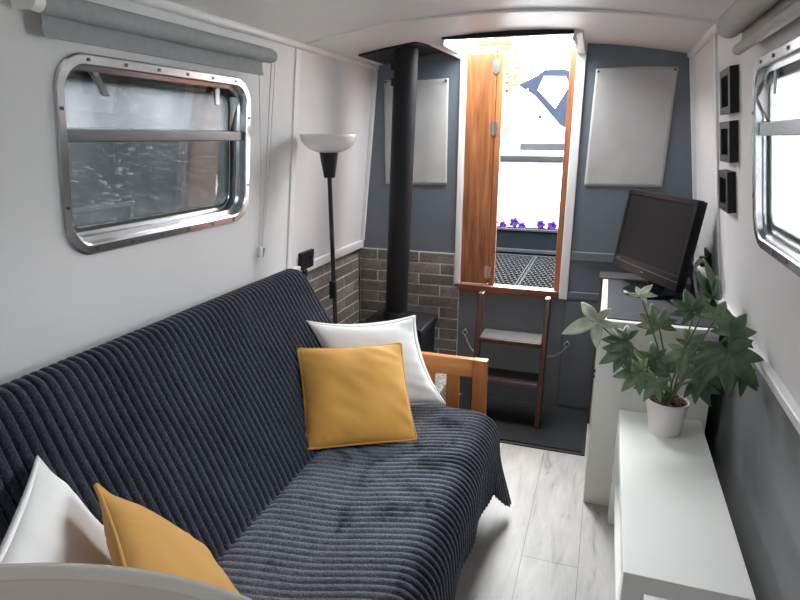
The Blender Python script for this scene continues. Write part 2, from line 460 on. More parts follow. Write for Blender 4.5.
# trims ------------------------------------------------------------
def trim(name, fn, m=None, bevel=.004):
    bm = bmesh.new(); fn(bm); return struct(finish(name, bm, m or M['white_trim'], bevel=bevel))
trim('trim_1', lambda b: bx(b, YF, YB, vL(.808), vL(.850), -.016, .004, TL))                    # left gunwale rail
trim('trim_2', lambda b: (bx(b, YF, YB, vR(.822), vR(.850), -.020, .004, TR), bx(b, YF, YB, vR(.806), vR(.824), -.012, .004, TR)))   # right gunwale rail
trim('trim_3', lambda b: bx(b, 2.25, 2.288, vL(.85), vL(1.765), -.007, .003, TL), bevel=.003)     # left wall batten
trim('trim_4', lambda b: bx(b, 2.44, 2.49, vR(.85), vR(1.775), -.008, .003, TR), bevel=.003)      # right wall batten
trim('trim_5', lambda b: tube(b, [(-1.190, y, 1.757) for y in (YF, YB)], .016, 8))               # left ceiling edge bead
trim('trim_6', lambda b: tube(b, [(.296, y, 1.768) for y in (YF, YB)], .016, 8))                 # right ceiling edge bead
def seam(b):
    P = [(x, 2.30, zc(x) - .001) for x in [-1.2 + .05 * i for i in range(31)]]
    tube(b, P, .009, 6)
trim('trim_7', seam, bevel=0)                                                                  # cross seam on the ceiling
trim('trim_8', lambda b: bx(b, YB - .022, YB, vL(.85), vL(1.76), -.020, .004, TL))              # left end corner bead
trim('trim_9', lambda b: bx(b, YB - .022, YB, vR(.85), vR(1.78), -.016, .004, TR))
# hatch side boards and the runner bar
def wedge(b, x0, x1):
    quadbox(b, [(x0, 2.74, 1.822), (x1, 2.74, 1.822), (x1, YB - .001, 1.783), (x0, YB - .001, 1.783), (x0, 2.74, 1.855), (x1, 2.74, 1.855), (x1, YB - .001, 1.855), (x0, YB - .001, 1.855)])
trim('trim_10', lambda b: quadbox(b, [(-.848, 2.738, 1.822), (-.836, 2.738, 1.822), (-.741, YB - .001, 1.783), (-.753, YB - .001, 1.783), (-.848, 2.738, 1.84), (-.836, 2.738, 1.84), (-.741, YB - .001, 1.855), (-.753, YB - .001, 1.855)]))
trim('trim_11', lambda b: wedge(b, -.192, -.150))
trim('trim_12', lambda b: bx(b, -.745, -.185, 2.735, 2.772, 1.823, 1.868), M['black_metal'])
trim('trim_13', lambda b: (bx(b, -.752, -.738, 2.76, YB + .05, 1.80, 1.93), bx(b, -.192, -.178, 2.76, YB + .05, 1.80, 1.93)), M['white_trim'])   # hatch coaming
# white door casing
trim('door_frame_1', lambda b: bx(b, -.743, -.713, YB - .016, YB + .044, .643, 1.86))
trim('door_frame_2', lambda b: bx(b, -.189, -.146, YB - .016, YB + .044, .606, 1.84))
trim('window_sill_1', lambda b: bx(b, -.717, -.189, YB - .02, YB + .05, .606, .645), M['sill_wood'])
# rails on the end wall, right of the door
trim('trim_14', lambda b: bx(b, -.146, .43, YB - .012, YB, .812, .858), M['blue_grey'])
trim('trim_15', lambda b: bx(b, -.146, .43, YB - .012, YB, .610, .650), M['blue_grey'])
trim('trim_16', lambda b: bx(b, -.152, .44, YB - .010, YB, .02, .600), M['blue_grey'], .003)
trim('trim_17', lambda b: bx(b, -.715, -.156, YB - .004, YB, .02, .604), M['blue_grey'], .002)

# brick slips beside the stove --------------------------------------
def bricks(name, T, u0, u1, v0, v1, shift=0):
    bm = bmesh.new(); row = .0612; L = .243; g = .007
    r = 0; v = v1
    while v > v0:
        off = ((r % 2) * .5 + shift) * L; u = u0 - L + (off % L)
        while u < u1:
            a, b = max(u, u0) + g / 2, min(u + L, u1) - g / 2
            if b - a > .012:
                d = random.uniform(-.0010, .0010); lo = max(v - row, v0)
                vs = bx(bm, a, b, lo + g / 2, v - g / 2, -.010 + d, .002, T)
                for q in vs: q.co += Vector((random.uniform(-.0008, .0008),) * 3)
            u += L
        v -= row; r += 1
    o = finish(name, bm, M['brick'], bevel=.003, bevseg=2)
    b2 = bmesh.new(); bx(b2, u0, u1, v0, v1, -.0072, .002, T)
    mo = finish('mortar', b2, M['mortar'], o)
    return struct(o)
bricks('wall_end_brick', lambda u, v, w: Vector((u, YB + w, v)), -1.298, -.745, .6224, .806, .45)
bricks('wall_end_brick_lower', lambda u, v, w: Vector((u, YB + w, v)), -1.298, -.717, 0, .6224, .95)
bricks('wall_left_brick', lambda u, v, w: Vector((-1.312 - w, u, v)), 2.12, YB - .012, 0, .806, .2)

# ------------------------------------------------------------------ windows
def window(name, T0, vf, W, up_mat, low_mat, zbar, tilt, flip, dep=1.0):
    def T(u, v, w): return T0(u, v, w * dep if w > 0 else w)
    y0, y1, v0, v1 = W['y0'], W['y1'], vf(W['z0']), vf(W['z1'])
    root = bpy.data.objects.new(name, None); COL.objects.link(root)
    root.location = T((y0 + y1) / 2, v0, 0); struct(root)
    bm = bmesh.new()
    L = lambda d, r: rrect(y0 + d, y1 - d, v0 + d, v1 - d, r)
    ring_sweep(bm, [(L(0, .09), .0), (L(.0, .09), -.006), (L(.004, .088), -.009), (L(.024, .07), -.009), (L(.028, .068), -.006),
                    (L(.028, .068), .020), (L(.040, .058), .024), (L(.040, .058), .050), (L(.052, .05), .054), (L(.052, .05), .075), (L(0, .09), .075)], T)
    finish('window_frame', bm, M['chrome'], root, autosmooth=.5)
    bm = bmesh.new()
    ring_sweep(bm, [(L(.050, .05), .046), (L(.060, .045), .046), (L(.060, .045), .060), (L(.050, .05), .060)], T, True)
    finish('glazing_seal', bm, M['seal'], root)
    vb0, vb1 = vf(zbar[0]), vf(zbar[1])
    bm = bmesh.new(); bx(bm, y0 + .03, y1 - .03, vb0, vb1, .004, .050, T)
    finish('mid_rail', bm, M['dull_alu'], root, bevel=.003)
    bm = bmesh.new(); lp = [(u, min(v, vb0 + .004)) for u, v in rrect(y0 + .05, y1 - .05, v0 + .05, v1 - .05, .045)]
    prism(bm, [p for i, p in enumerate(lp) if i == 0 or p != lp[i - 1]], .052, .056, T)
    finish('lower_pane', bm, low_mat, root)
    # upper pane leans into the room at its top
    def TT(u, v, w): return T(u, v, w - (v - vb1) * tilt)
    bm = bmesh.new(); lp = [(u, max(v, vb1 - .004)) for u, v in rrect(y0 + .045, y1 - .045, v0 + .05, v1 - .040, .05)]
    prism(bm, [p for i, p in enumerate(lp) if i == 0 or p != lp[i - 1]], .046, .050, TT)
    finish('upper_pane', bm, up_mat, root)
    # quarter-round side cheeks
    H = v1 - vb1 - .06
    for ue in (y0 + .048, y1 - .048):
        bm = bmesh.new()
        pts = [(.046, 0)] + [(.046 - H * .70 * math.sin(a) , H * math.cos(a) * .98) for a in [i * flip / 8 for i in range(9)]]
        A = [bm.verts.new(T(ue - .002, vb1 + q, w)) for w, q in pts]; B = [bm.verts.new(T(ue + .002, vb1 + q, w)) for w, q in pts]
        bm.faces.new(A); bm.faces.new(B[::-1])
        for i in range(len(A)): bm.faces.new((A[i], A[(i + 1) % len(A)], B[(i + 1) % len(A)], B[i]))
        finish('side_cheek', bm, M['white_plastic'], root)
    # catches hanging at the top
    for ue in (y0 + .155, y1 - .150):
        s = 1 if ue < (y0 + y1) / 2 else -1
        bm = bmesh.new()
        a = Vector((ue, v1 - .045, .030)); d = Vector((s * .020, -.050, -.014))
        for k in range(1):
            p = [(-.012, -.004), (.012, -.004), (.012, .004), (-.012, .004)]
            q = [T(a.x + i, a.y, a.z + j) for i, j in p] + [T(a.x + d.x + i, a.y + d.y, a.z + d.z + j) for i, j in p]
            quadbox(bm, q)
        cyl(bm, T(a.x, a.y + .006, a.z + .012), T(a.x, a.y + .006, a.z - .006), .010, n=10)
        finish('window_catch', bm, M['dull_alu'], root, bevel=.0015)
    if flip < .6:
        bm = bmesh.new(); bx(bm, y0 + .07, y1 - .07, v0 + .040, v0 + .066, .060, .085, T)
        finish('outer_ledge', bm, M['white_trim'], root, bevel=.002)
    # screws on the flange
    n = 6
    for i in range(n):
        u = y0 + .10 + (y1 - y0 - .2) * i / (n - 1)
        for v in (v0 + .014, v1 - .014):
            bm = bmesh.new(); cyl(bm, T(u, v, -.007), T(u, v, -.0115), .0045, n=8)
            finish('screw', bm, M['screw'], root)
    for v in (v0 + .13, v1 - .13):
        for u in (y0 + .014, y1 - .014):
            bm = bmesh.new(); cyl(bm, T(u, v, -.007), T(u, v, -.0115), .0045, n=8)
            finish('screw', bm, M['screw'], root)
    return root
window('window_1', TL, vL, LW, M['glass_dew_up'], M['glass_dew'], (1.395, 1.426), .02, .40)
window('window_2', TR, vR, RW, M['glass'], M['glass'], (1.418, 1.450), .04, .85, .42)

# ------------------------------------------------------------------ roller blinds
def roller_blind(name, ya, yb, c, r, drop, zhem, m, end_m, label, side, hem):
    root = thing(name, (c[0], (ya + yb) / 2, c[1]), label, 'blind')
    bm = bmesh.new(); cyl(bm, (c[0], ya, c[1]), (c[0], yb, c[1]), r, n=24); finish('fabric_roll', bm, m, root, autosmooth=.5)
    xw = c[0] + side * r * .85
    bm = bmesh.new(); bx(bm, xw - .0012, xw + .0012, ya + .02, yb - .02, zhem, c[1]); finish('hanging_fabric', bm, m, root)
    bm = bmesh.new()
    if hem: cyl(bm, (xw - side * .004, ya + .015, zhem), (xw - side * .004, yb - .015, zhem), hem, n=14)
    else: bx(bm, xw - .004, xw + .004, ya + .02, yb - .02, zhem - .012, zhem)
    finish('hem_bar', bm, m, root, autosmooth=.5)
    for y, d in ((ya, -1), (yb, 1)):
        bm = bmesh.new(); cyl(bm, (c[0], y, c[1]), (c[0], y + d * .022, c[1]), r * .96, r * .8, n=20)
        bx(bm, min(c[0], xw + side * .03), max(c[0], xw + side * .03), min(y + d * .012, y + d * .02), max(y + d * .012, y + d * .02), c[1] - .018, c[1] + .018)
        finish('end_bracket', bm, end_m if d < 0 else m, root, autosmooth=.5)
    return root
roller_blind('roller_blind', 1.045, 1.965, (-1.150, 1.681), .024, 0, 1.628, M['blind'], M['white_plastic'],
             'grey roller blind rolled up above the left window', -1, 0)
roller_blind('roller_blind', .90, 1.86, (.262, 1.694), .033, 0, 1.632, M['blind_pale'], M['blind_pale'],
             'taupe roller blind rolled up above the right window', 1, .014)
# pull cord of the left blind
root = thing('blind_cord', (-1.262, 2.01, 1.0), 'thin white pull cord loop with cleat hanging right of the left window', 'cord')
bm = bmesh.new()
tube(bm, [TL(1.97, vL(1.68), -.012), TL(2.005, vL(1.3), -.010), TL(2.012, vL(.99), -.010)], .0016, 6)
tube(bm, [TL(2.055, vL(1.68), -.012), TL(2.045, vL(1.3), -.010), TL(2.028, vL(.99), -.010)], .0016, 6)
tube(bm, [TL(2.085, vL(1.68), -.010), TL(2.065, vL(1.2), -.008), TL(2.034, vL(.99), -.008)], .0014, 6)
finish('cord_strand', bm, M['cord'], root)
bm = bmesh.new(); bx(bm, 2.008, 2.030, vL(.955), vL(.995), -.016, .002, TL); finish('cord_cleat', bm, M['white_plastic'], root, bevel=.003)
bm = bmesh.new(); cyl(bm, TL(2.03, vL(.955), -.012), TL(2.044, vL(.985), -.012), .006, n=10); finish('cleat_hook', bm, M['brass'], root)

# ------------------------------------------------------------------ folding doors and hatch
def hinge(parent, x, y, z, h=.05):
    bm = bmesh.new()
    bx(bm, x - .013, x + .001, y - .004, y, z - h / 2, z + h / 2); cyl(bm, (x + .003, y - .004, z - h / 2 - .006), (x + .003, y - .004, z + h / 2 + .006), .006, n=10)
    bx(bm, x + .005, x + .019, y - .004, y, z - h / 2, z + h / 2)
    finish('hinge', bm, M['brass'], parent, autosmooth=.5)
root = bpy.data.objects.new('door_1', None); COL.objects.link(root); root.location = (-.70, 3.14, .65); struct(root)
bm = bmesh.new(); bx(bm, -.713, -.565, 3.118, 3.150, .649, 1.808); finish('near_leaf', bm, M['door_wood'], root, bevel=.003)
bm = bmesh.new()
a = math.radians(99); c, s = math.cos(a), math.sin(a)
def leafT(x, y, z): return Vector((-.563 + c * x - s * y, 3.122 + s * x + c * y, z))
bx(bm, 0, .15, -.032, 0, .649, 1.806, leafT); finish('far_leaf', bm, M['door_wood'], root, bevel=.003)
for z in (1.745, 1.455, .715): hinge(root, -.570, 3.118, z, .058)
root = bpy.data.objects.new('door_2', None); COL.objects.link(root); root.location = (-.20, 3.14, .65); struct(root)
bm = bmesh.new(); bx(bm, -.219, -.190, 3.118, 3.40, .649, 1.806); finish('right_leaf', bm, M['door_wood'], root, bevel=.003)
bm = bmesh.new(); bx(bm, -.224, -.219, 3.150, 3.175, 1.40, 1.45); finish('latch', bm, M['brass'], root, bevel=.001)
bm = bmesh.new(); bx(bm, -.68, -.50, 3.155, 3.185, 1.846, 1.874)
struct(finish('trim_18', bm, M['door_wood'], bevel=.003))

# ------------------------------------------------------------------ blackout covers on the end wall
def cover(label, c4, seed):
    bm = bmesh.new(); nu, nv = 26, 34; F, Bk = [], []
    (x0, z0), (x1, z1), (x2, z2), (x3, z3) = c4      # tl tr br bl
    for j in range(nv + 1):
        t = j / nv; rf, rb = [], []
        for i in range(nu + 1):
            s = i / nu
            x = (x0 * (1 - s) + x1 * s) * (1 - t) + (x3 * (1 - s) + x2 * s) * t
            z = (z0 * (1 - s) + z1 * s) * (1 - t) + (z3 * (1 - s) + z2 * s) * t
            z += .006 * math.sin(3.1 * s) * (1 - t) * (1 if seed else -1)
            w = .007 + .005 * noise.noise((s * 2.6 + seed * 9, t * .8, .3)) + .0025 * noise.noise((s * 7 + seed, t * 5, 2.3))
            rf.append(bm.verts.new((x, YB - max(w, .005), z))); rb.append(bm.verts.new((x, YB - max(w, .005) + .0025, z)))
        F.append(rf); Bk.append(rb)
    for j in range(nv):
        for i in range(nu):
            bm.faces.new((F[j][i], F[j][i + 1], F[j + 1][i + 1], F[j + 1][i])); bm.faces.new((Bk[j][i], Bk[j + 1][i], Bk[j + 1][i + 1], Bk[j][i + 1]))
    for j in range(nv):
        for i in (0, nu): bm.faces.new((F[j][i], F[j + 1][i], Bk[j + 1][i], Bk[j][i]))
    for i in range(nu):
        for j in (0, nv): bm.faces.new((F[j][i], F[j][i + 1], Bk[j][i + 1], Bk[j][i]))
    o = finish('window_cover', bm, M['blackout'], smooth=True)
    tag(o, label, 'window cover')
    for (x, z) in ((x0 + .012, z0 - .012), (x1 - .012, z1 - .012)):
        b2 = bmesh.new(); cyl(b2, (x, YB - .014, z), (x, YB - .002, z), .006, n=10); finish('press_stud', b2, M['screw'], o)
    return o
cover('grey fabric window cover on the end wall, behind the black stove flue', [(-1.148, 1.697), (-.803, 1.697), (-.799, 1.168), (-1.141, 1.163)], 0)
cover('grey fabric window cover on the end wall, right of the doorway', [(-.099, 1.719), (.252, 1.718), (.243, 1.188), (-.109, 1.183)], 1)

# ------------------------------------------------------------------ stove
bm = bmesh.new(); bx(bm, -1.295, -.695, 2.47, YB - .015, 0, .19)
tag(finish('hearth', bm, M['stone'], bevel=.004), 'raised speckled stone hearth under the black stove', 'hearth')
root = thing('wood_stove', (-.94, 2.80, .19), 'black wood burning stove with a tall flue pipe in the brick corner', 'stove')
bm = bmesh.new(); bx(bm, -1.085, -.802, 2.68, 2.94, .245, .465); finish('firebox', bm, M['black_metal'], root, bevel=.008)
bm = bmesh.new(); bx(bm, -1.115, -.790, 2.645, 2.955, .463, .508); finish('top_plate', bm, M['black_metal'], root, bevel=.008)
bm = bmesh.new(); bx(bm, -1.06, -.825, 2.665, 2.682, .265, .445); d = finish('stove_door', bm, M['black_metal'], root, bevel=.006)
bm = bmesh.new(); bx(bm, -1.03, -.855, 2.661, 2.667, .295, .42); finish('door_glass', bm, M['gloss_black'], d)
bm = bmesh.new(); tube(bm, [(-.838, 2.665, .36), (-.838, 2.64, .36), (-.838, 2.635, .31)], .006, 8); finish('door_handle', bm, M['brass'], d)
for x in (-1.06, -.828):
    for y in (2.71, 2.91):
        bm = bmesh.new(); cyl(bm, (x, y, .19), (x, y, .25), .016, .02, n=12); finish('leg', bm, M['black_metal'], root)
bm = bmesh.new(); cyl(bm, (-.975, 2.80, .50), (-.926, 2.80, 1.80), .056, n=32)
lathe(bm, [(.066, 0), (.066, .03), (.058, .045)], (-.975, 2.80, .505), 32)
finish('flue_pipe', bm, M['black_metal'], root, autosmooth=.6)
for z in (1.722, 1.655):
    bm = bmesh.new(); cyl(bm, (-.992, 2.775, z), (-.973 + .02, 2.79, z), .017, n=12); finish('flue_bolt', bm, M['black_metal'], root, autosmooth=.6)
bm = bmesh.new()
P = [(-1.135, 2.73), (-.86, 2.73), (-.795, 3.07), (-1.135, 3.07)]
quadbox(bm, [(x, y, zc(x) - .008) for x, y in P] + [(x, y, zc(x) + .004) for x, y in P]); finish('ceiling_plate', bm, M['black_metal'], root)
# ------------------------------------------------------------------ floor lamp
root = thing('floor_lamp', (-1.068, 2.29, 0), 'black floor lamp with white bowl uplighter shade beside the left wall', 'lamp')
bm = bmesh.new(); lathe(bm, [(.080, 0), (.083, .006), (.078, .018), (.03, .026), (.014, .04)], (-1.068, 2.29, 0), 36); finish('base', bm, M['black_plastic'], root, autosmooth=.5)
bm = bmesh.new(); cyl(bm, (-1.068, 2.29, .03), (-1.088, 2.29, 1.265), .0092, n=14); finish('pole', bm, M['black_plastic'], root, autosmooth=.5)
bm = bmesh.new(); lathe(bm, [(.019, 1.247), (.023, 1.249), (.039, 1.350), (.037, 1.355)], (-1.088, 2.29, 0), 28); finish('shade_holder', bm, M['black_plastic'], root, autosmooth=.5)
bm = bmesh.new()
pr = [(.030, 1.347)] + [(.114 * math.sin(a) ** .8, 1.419 - .073 * math.cos(a) ** 1.0) for a in [.35 + i * (PI / 2 - .35) / 10 for i in range(11)]]
inner = [(r - .004, z + .003) for r, z in pr[::-1]]; inner[0] = (pr[-1][0] - .004, pr[-1][1] + .001)
lathe(bm, pr + inner, (-1.088, 2.29, 0), 48); finish('bowl_shade', bm, M['opal'], root, smooth=True)
bm = bmesh.new(); bx(bm, -1.094, -1.064, 2.268, 2.287, .735, .812); finish('dimmer_switch', bm, M['black_plastic'], root, bevel=.004)
bm = bmesh.new(); tube(bm, smooth_path([(-1.082, 2.279, 1.04), (-1.070, 2.277, .95), (-1.077, 2.277, .85), (-1.079, 2.277, .81)], 6), .004, 6)
tube(bm, smooth_path([(-1.079, 2.277, .735), (-1.066, 2.274, .55), (-1.067, 2.277, .30), (-1.060, 2.283, .03)], 6), .004, 6); finish('lamp_cable', bm, M['cable'], root, smooth=True)

# ------------------------------------------------------------------ sockets and pictures
root = thing('wall_socket', TL(2.40, vL(.865), 0), 'black wall socket plate above the left gunwale rail near the sofa', 'socket')
bm = bmesh.new(); bx(bm, 2.355, 2.482, vL(.826), vL(.908), -.018, 0, TL); finish('socket_plate', bm, M['black_plastic'], root, bevel=.004)
bm = bmesh.new(); bx(bm, 2.36, 2.40, vL(.780), vL(.830), -.032, -.017, TL); finish('plug', bm, M['black_plastic'], root, bevel=.006)
bm = bmesh.new(); bx(bm, 2.44, 2.465, vL(.865), vL(.885), -.021, -.016, TL); finish('switch', bm, M['gloss_black'], root, bevel=.002)
root = thing('wall_socket', TR(2.72, vR(.92), 0), 'dark wall socket on the right wall behind the television', 'socket')
bm = bmesh.new(); bx(bm, 2.66, 2.80, vR(.885), vR(.965), -.010, 0, TR); finish('socket_plate', bm, M['black_plastic'], root, bevel=.003)
bm = bmesh.new(); bx(bm, 2.68, 2.72, vR(.905), vR(.945), -.04, -.008, TR); finish('plug', bm, M['black_plastic'], root, bevel=.006)

pic_lab = ['small black picture frame on the right wall, highest of the three', 'small black picture frame on the right wall, middle of the three',
           'small black picture frame on the right wall, lowest of the three, nearest the television']
for i, (ya, yb, za, zb) in enumerate(((2.065, 2.245, 1.486, 1.618), (2.080, 2.262, 1.342, 1.465), (2.125, 2.300, 1.186, 1.312))):
    va, vb = vR(za), vR(zb)
    root = thing('picture_frame', TR((ya + yb) / 2, va, 0), pic_lab[i], 'picture frame', 'three black picture frames on the right wall')
    bm = bmesh.new()
    o_, i_ = [(ya, va), (yb, va), (yb, vb), (ya, vb)], [(ya + .030, va + .022), (yb - .030, va + .022), (yb - .030, vb - .022), (ya + .030, vb - .022)]
    ring_sweep(bm, [(o_, 0), (o_, -.024), (i_, -.024), (i_, -.004)], TR); finish('frame', bm, M['black_plastic'], root, bevel=.002)
    bm = bmesh.new(); bx(bm, ya + .02, yb - .02, va + .015, vb - .015, -.008, -.001, TR); finish('picture', bm, M['photo'], root)

# ------------------------------------------------------------------ sofa bed
root = thing('sofa_bed', (-.8, 1.25, 0), 'long pine-framed sofa bed under a slate blue ribbed throw along the left wall', 'sofa')
YS0, YS1 = .675, 2.075
bm = bmesh.new(); bx(bm, -.88, -.345, YS0, YS1 - .015, .265, .390); finish('seat_mattress', bm, M['hide'], root, bevel=.03)
bm = bmesh.new()
n_ = Vector((.86, 0, .51)); s_ = Vector((-.51, 0, .86))
o0 = Vector((-.83, 0, .42))
def backT(u, v, w): return o0 + s_ * v + n_ * w + Vector((0, u, 0))
bx(bm, YS0, 2.08, -.04, .50, -.105, -.024, backT); finish('back_mattress', bm, M['hide'], root, bevel=.02)
bm = bmesh.new(); bx(bm, -.385, -.355, YS0 - .12, 2.20, .17, .26); finish('front_rail', bm, M['pine'], root, bevel=.004)
bm = bmesh.new(); bx(bm, -1.25, -1.22, YS0 - .12, 2.20, .17, .26); finish('rear_rail', bm, M['pine'], root, bevel=.004)
for k, y in enumerate((YS0 - .132, 2.165)):
    y2 = y + .036
    for x0, x1, zt in ((-.435, -.380, .575), (-1.27, -1.215, .575)):
        bm = bmesh.new(); bx(bm, x0, x1, y, y2, 0, zt); finish('leg', bm, M['pine_v'], root, bevel=.003)
    bm = bmesh.new(); bx(bm, -1.215, -.435, y + .003, y2 - .003, .500, .574); finish('arm_rail', bm, M['pine'], root, bevel=.003)
    bm = bmesh.new(); bx(bm, -1.215, -.435, y + .003, y2 - .003, .150, .215); finish('arm_lower_rail', bm, M['pine'], root, bevel=.003)
    x = -.49
    while x > -1.2:
        bm = bmesh.new(); bx(bm, x - .052, x, y + .008, y2 - .008, .21, .505); finish('arm_slat', bm, M['pine_v'], root, bevel=.003); x -= .102

# ribbed throw: one cloth swept over back, seat and front edge
def throw():
    key = [(-1.235, .60, 0), (-1.236, .76, 0), (-1.230, .838, 0), (-1.200, .886, 0), (-1.157, .898, 0), (-1.112, .872, 0), (-1.03, .745, 0), (-.93, .595, 0), (-.860, .478, 0), (-.838, .440, 0),
           (-.822, .409, 0), (-.805, .417, 0), (-.77, .421, 0), (-.70, .420, 0), (-.60, .415, 0), (-.47, .417, 0), (-.385, .411, 0), (-.335, .388, 0), (-.308, .345, 0), (-.300, .28, 0)]
    path = smooth_path([(x, 0, z) for x, z, _ in key], 7)
    # resample by arc length
    acc = [0]
    for a, b in zip(path, path[1:]): acc.append(acc[-1] + (b - a).length)
    Ltot = acc[-1]; NS = 190
    def at(s):
        s = max(0, min(Ltot - 1e-6, s))
        lo = 0
        while acc[lo + 1] < s: lo += 1
        t = (s - acc[lo]) / (acc[lo + 1] - acc[lo]); p = path[lo].lerp(path[lo + 1], t)
        d = (path[lo + 1] - path[lo]).normalized(); return p, d
    sam = []
    for i in range(NS + 1):
        p, d = at(Ltot * i / NS)
        d2 = (at(Ltot * i / NS + .02)[0] - at(Ltot * i / NS - .02)[0]).normalized()
        sam.append((p, Vector((-d2.z, 0, d2.x)) * 1))
    pitch = .0245; per = 12
    y_start = .665; flap = .30
    seat_i = [i for i, (p, n) in enumerate(sam) if p.x > -.82]
    ncol = int((2.12 + flap - y_start) / pitch * per)
    bm = bmesh.new(); cols = []
    HEM = 14
    def ribf(yl, x):
        g = -.16 * (x + .82) if x < -.82 else .27 * (min(x, -.36) + .82)
        q = (yl - g) / pitch + .35 * noise.noise((yl * 2, x * 3, 4.4))
        q -= math.floor(q)
        return (1 - abs(2 * q - 1) ** 3.2 - .62) * .0135 * (1 + .25 * noise.noise((yl * 9, x * 14, 2.2)))
    seat_light = []  # weight of the painted top light, full on the seat
    for c in range(ncol + 1):
        yl = y_start + c * pitch / per
        col = []
        for i, (p, n) in enumerate(sam):
            rib = ribf(yl, p.x)
            f = min(1, max(0, (p.x + .95) / .2)); f = f * f * (3 - 2 * f)
            yend = 2.105 * (1 - f) + 2.072 * f
            wob = .006 * noise.noise((p.x * 5, yl * 1.3, 1.7)) * (1 if i > 45 else .4)
            sag = -.012 * max(0, math.sin(min(1, max(0, (p.x + .80) / .42)) * PI)) * (.6 + .5 * noise.noise((yl * 1.7, .2, .4)))
            jig = .004 * noise.noise((p.x * 6, yl * 2.2, 5.1))
            nn = n.copy()
            q = p + Vector((0, 0, sag + wob))
            R_ = .03
            over = yl - (yend - R_)
            if over <= 0:
                pos = Vector((q.x, yl + jig, q.z)) + nn * rib
            else:
                a = min(over / R_, PI / 2); ext = max(0, over - R_ * PI / 2)
                ext = min(ext, .05 if f < .5 else flap)
                dirn = Vector((0, 1, 0)) * math.cos(a) + nn * math.sin(a)
                cpt = Vector((q.x, yend - R_, q.z)) - nn * R_
                pos = cpt + Vector((0, 1, 0)) * (R_ + rib) * math.sin(a) + nn * (R_ + rib) * math.cos(a) - nn * ext
                pos.y += .010 * math.sin(q.x * 34) * min(1, ext / .1)
            col.append(bm.verts.new(pos)); seat_light.append(max(0, min(1, (p.x + .825) / .01)) * max(0, min(1, (-.335 - p.x) / .06)))
        # hanging front below the last path point
        p, n = sam[-1]
        rib = ribf(yl, p.x)
        hz = .20 + .015 * noise.noise((yl * 2.5, 3.3, 1)) - .03 * max(0, (yl - 1.7) / .3 if yl < 2.0 else 1)
        if yl > 1.90: hz -= .125 * min(1, (yl - 1.90) / .13)
        if yl > 2.07: hz += .10 * min(1, (yl - 2.07) / .14)
        top = col[-1].co.copy()
        for k in range(1, HEM + 1):
            t = k / HEM
            z = p.z + (hz - p.z) * t
            over = yl - (2.072 - .03)
            x = p.x + .004 * noise.noise((yl * 4, z * 4, 9)) + .006 * math.sin(yl * 21) * t
            flare = min(1, max(0, (yl - 1.90) / .13)); x += .060 * t ** 1.2 * flare
            if over <= 0: pos = Vector((x + rib, yl, z))
            else:
                a = min(over / .03, PI / 2); ext = min(max(0, over - .03 * PI / 2), .17)
                pos = Vector((x - .03 + (.03 + rib) * math.cos(a) - ext * .9, 2.042 + (.03 + rib) * math.sin(a) + .006 * math.sin(z * 20), z))
            col.append(bm.verts.new(pos)); seat_light.append(0)
        cols.append(col)
    for a, b in zip(cols, cols[1:]):
        for i in range(len(a) - 1): bm.faces.new((a[i], a[i + 1], b[i + 1], b[i]))
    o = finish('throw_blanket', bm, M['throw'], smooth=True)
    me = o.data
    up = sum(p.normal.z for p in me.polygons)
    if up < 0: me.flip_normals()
    at_ = me.attributes.new('seat_light', 'FLOAT', 'POINT'); at_.data.foreach_set('value', seat_light)
    md = o.modifiers.new('thick', 'SOLIDIFY'); md.thickness = .004; md.offset = -1
    tag(o, 'slate blue ribbed plush throw covering the back and seat of the sofa', 'blanket')
throw()

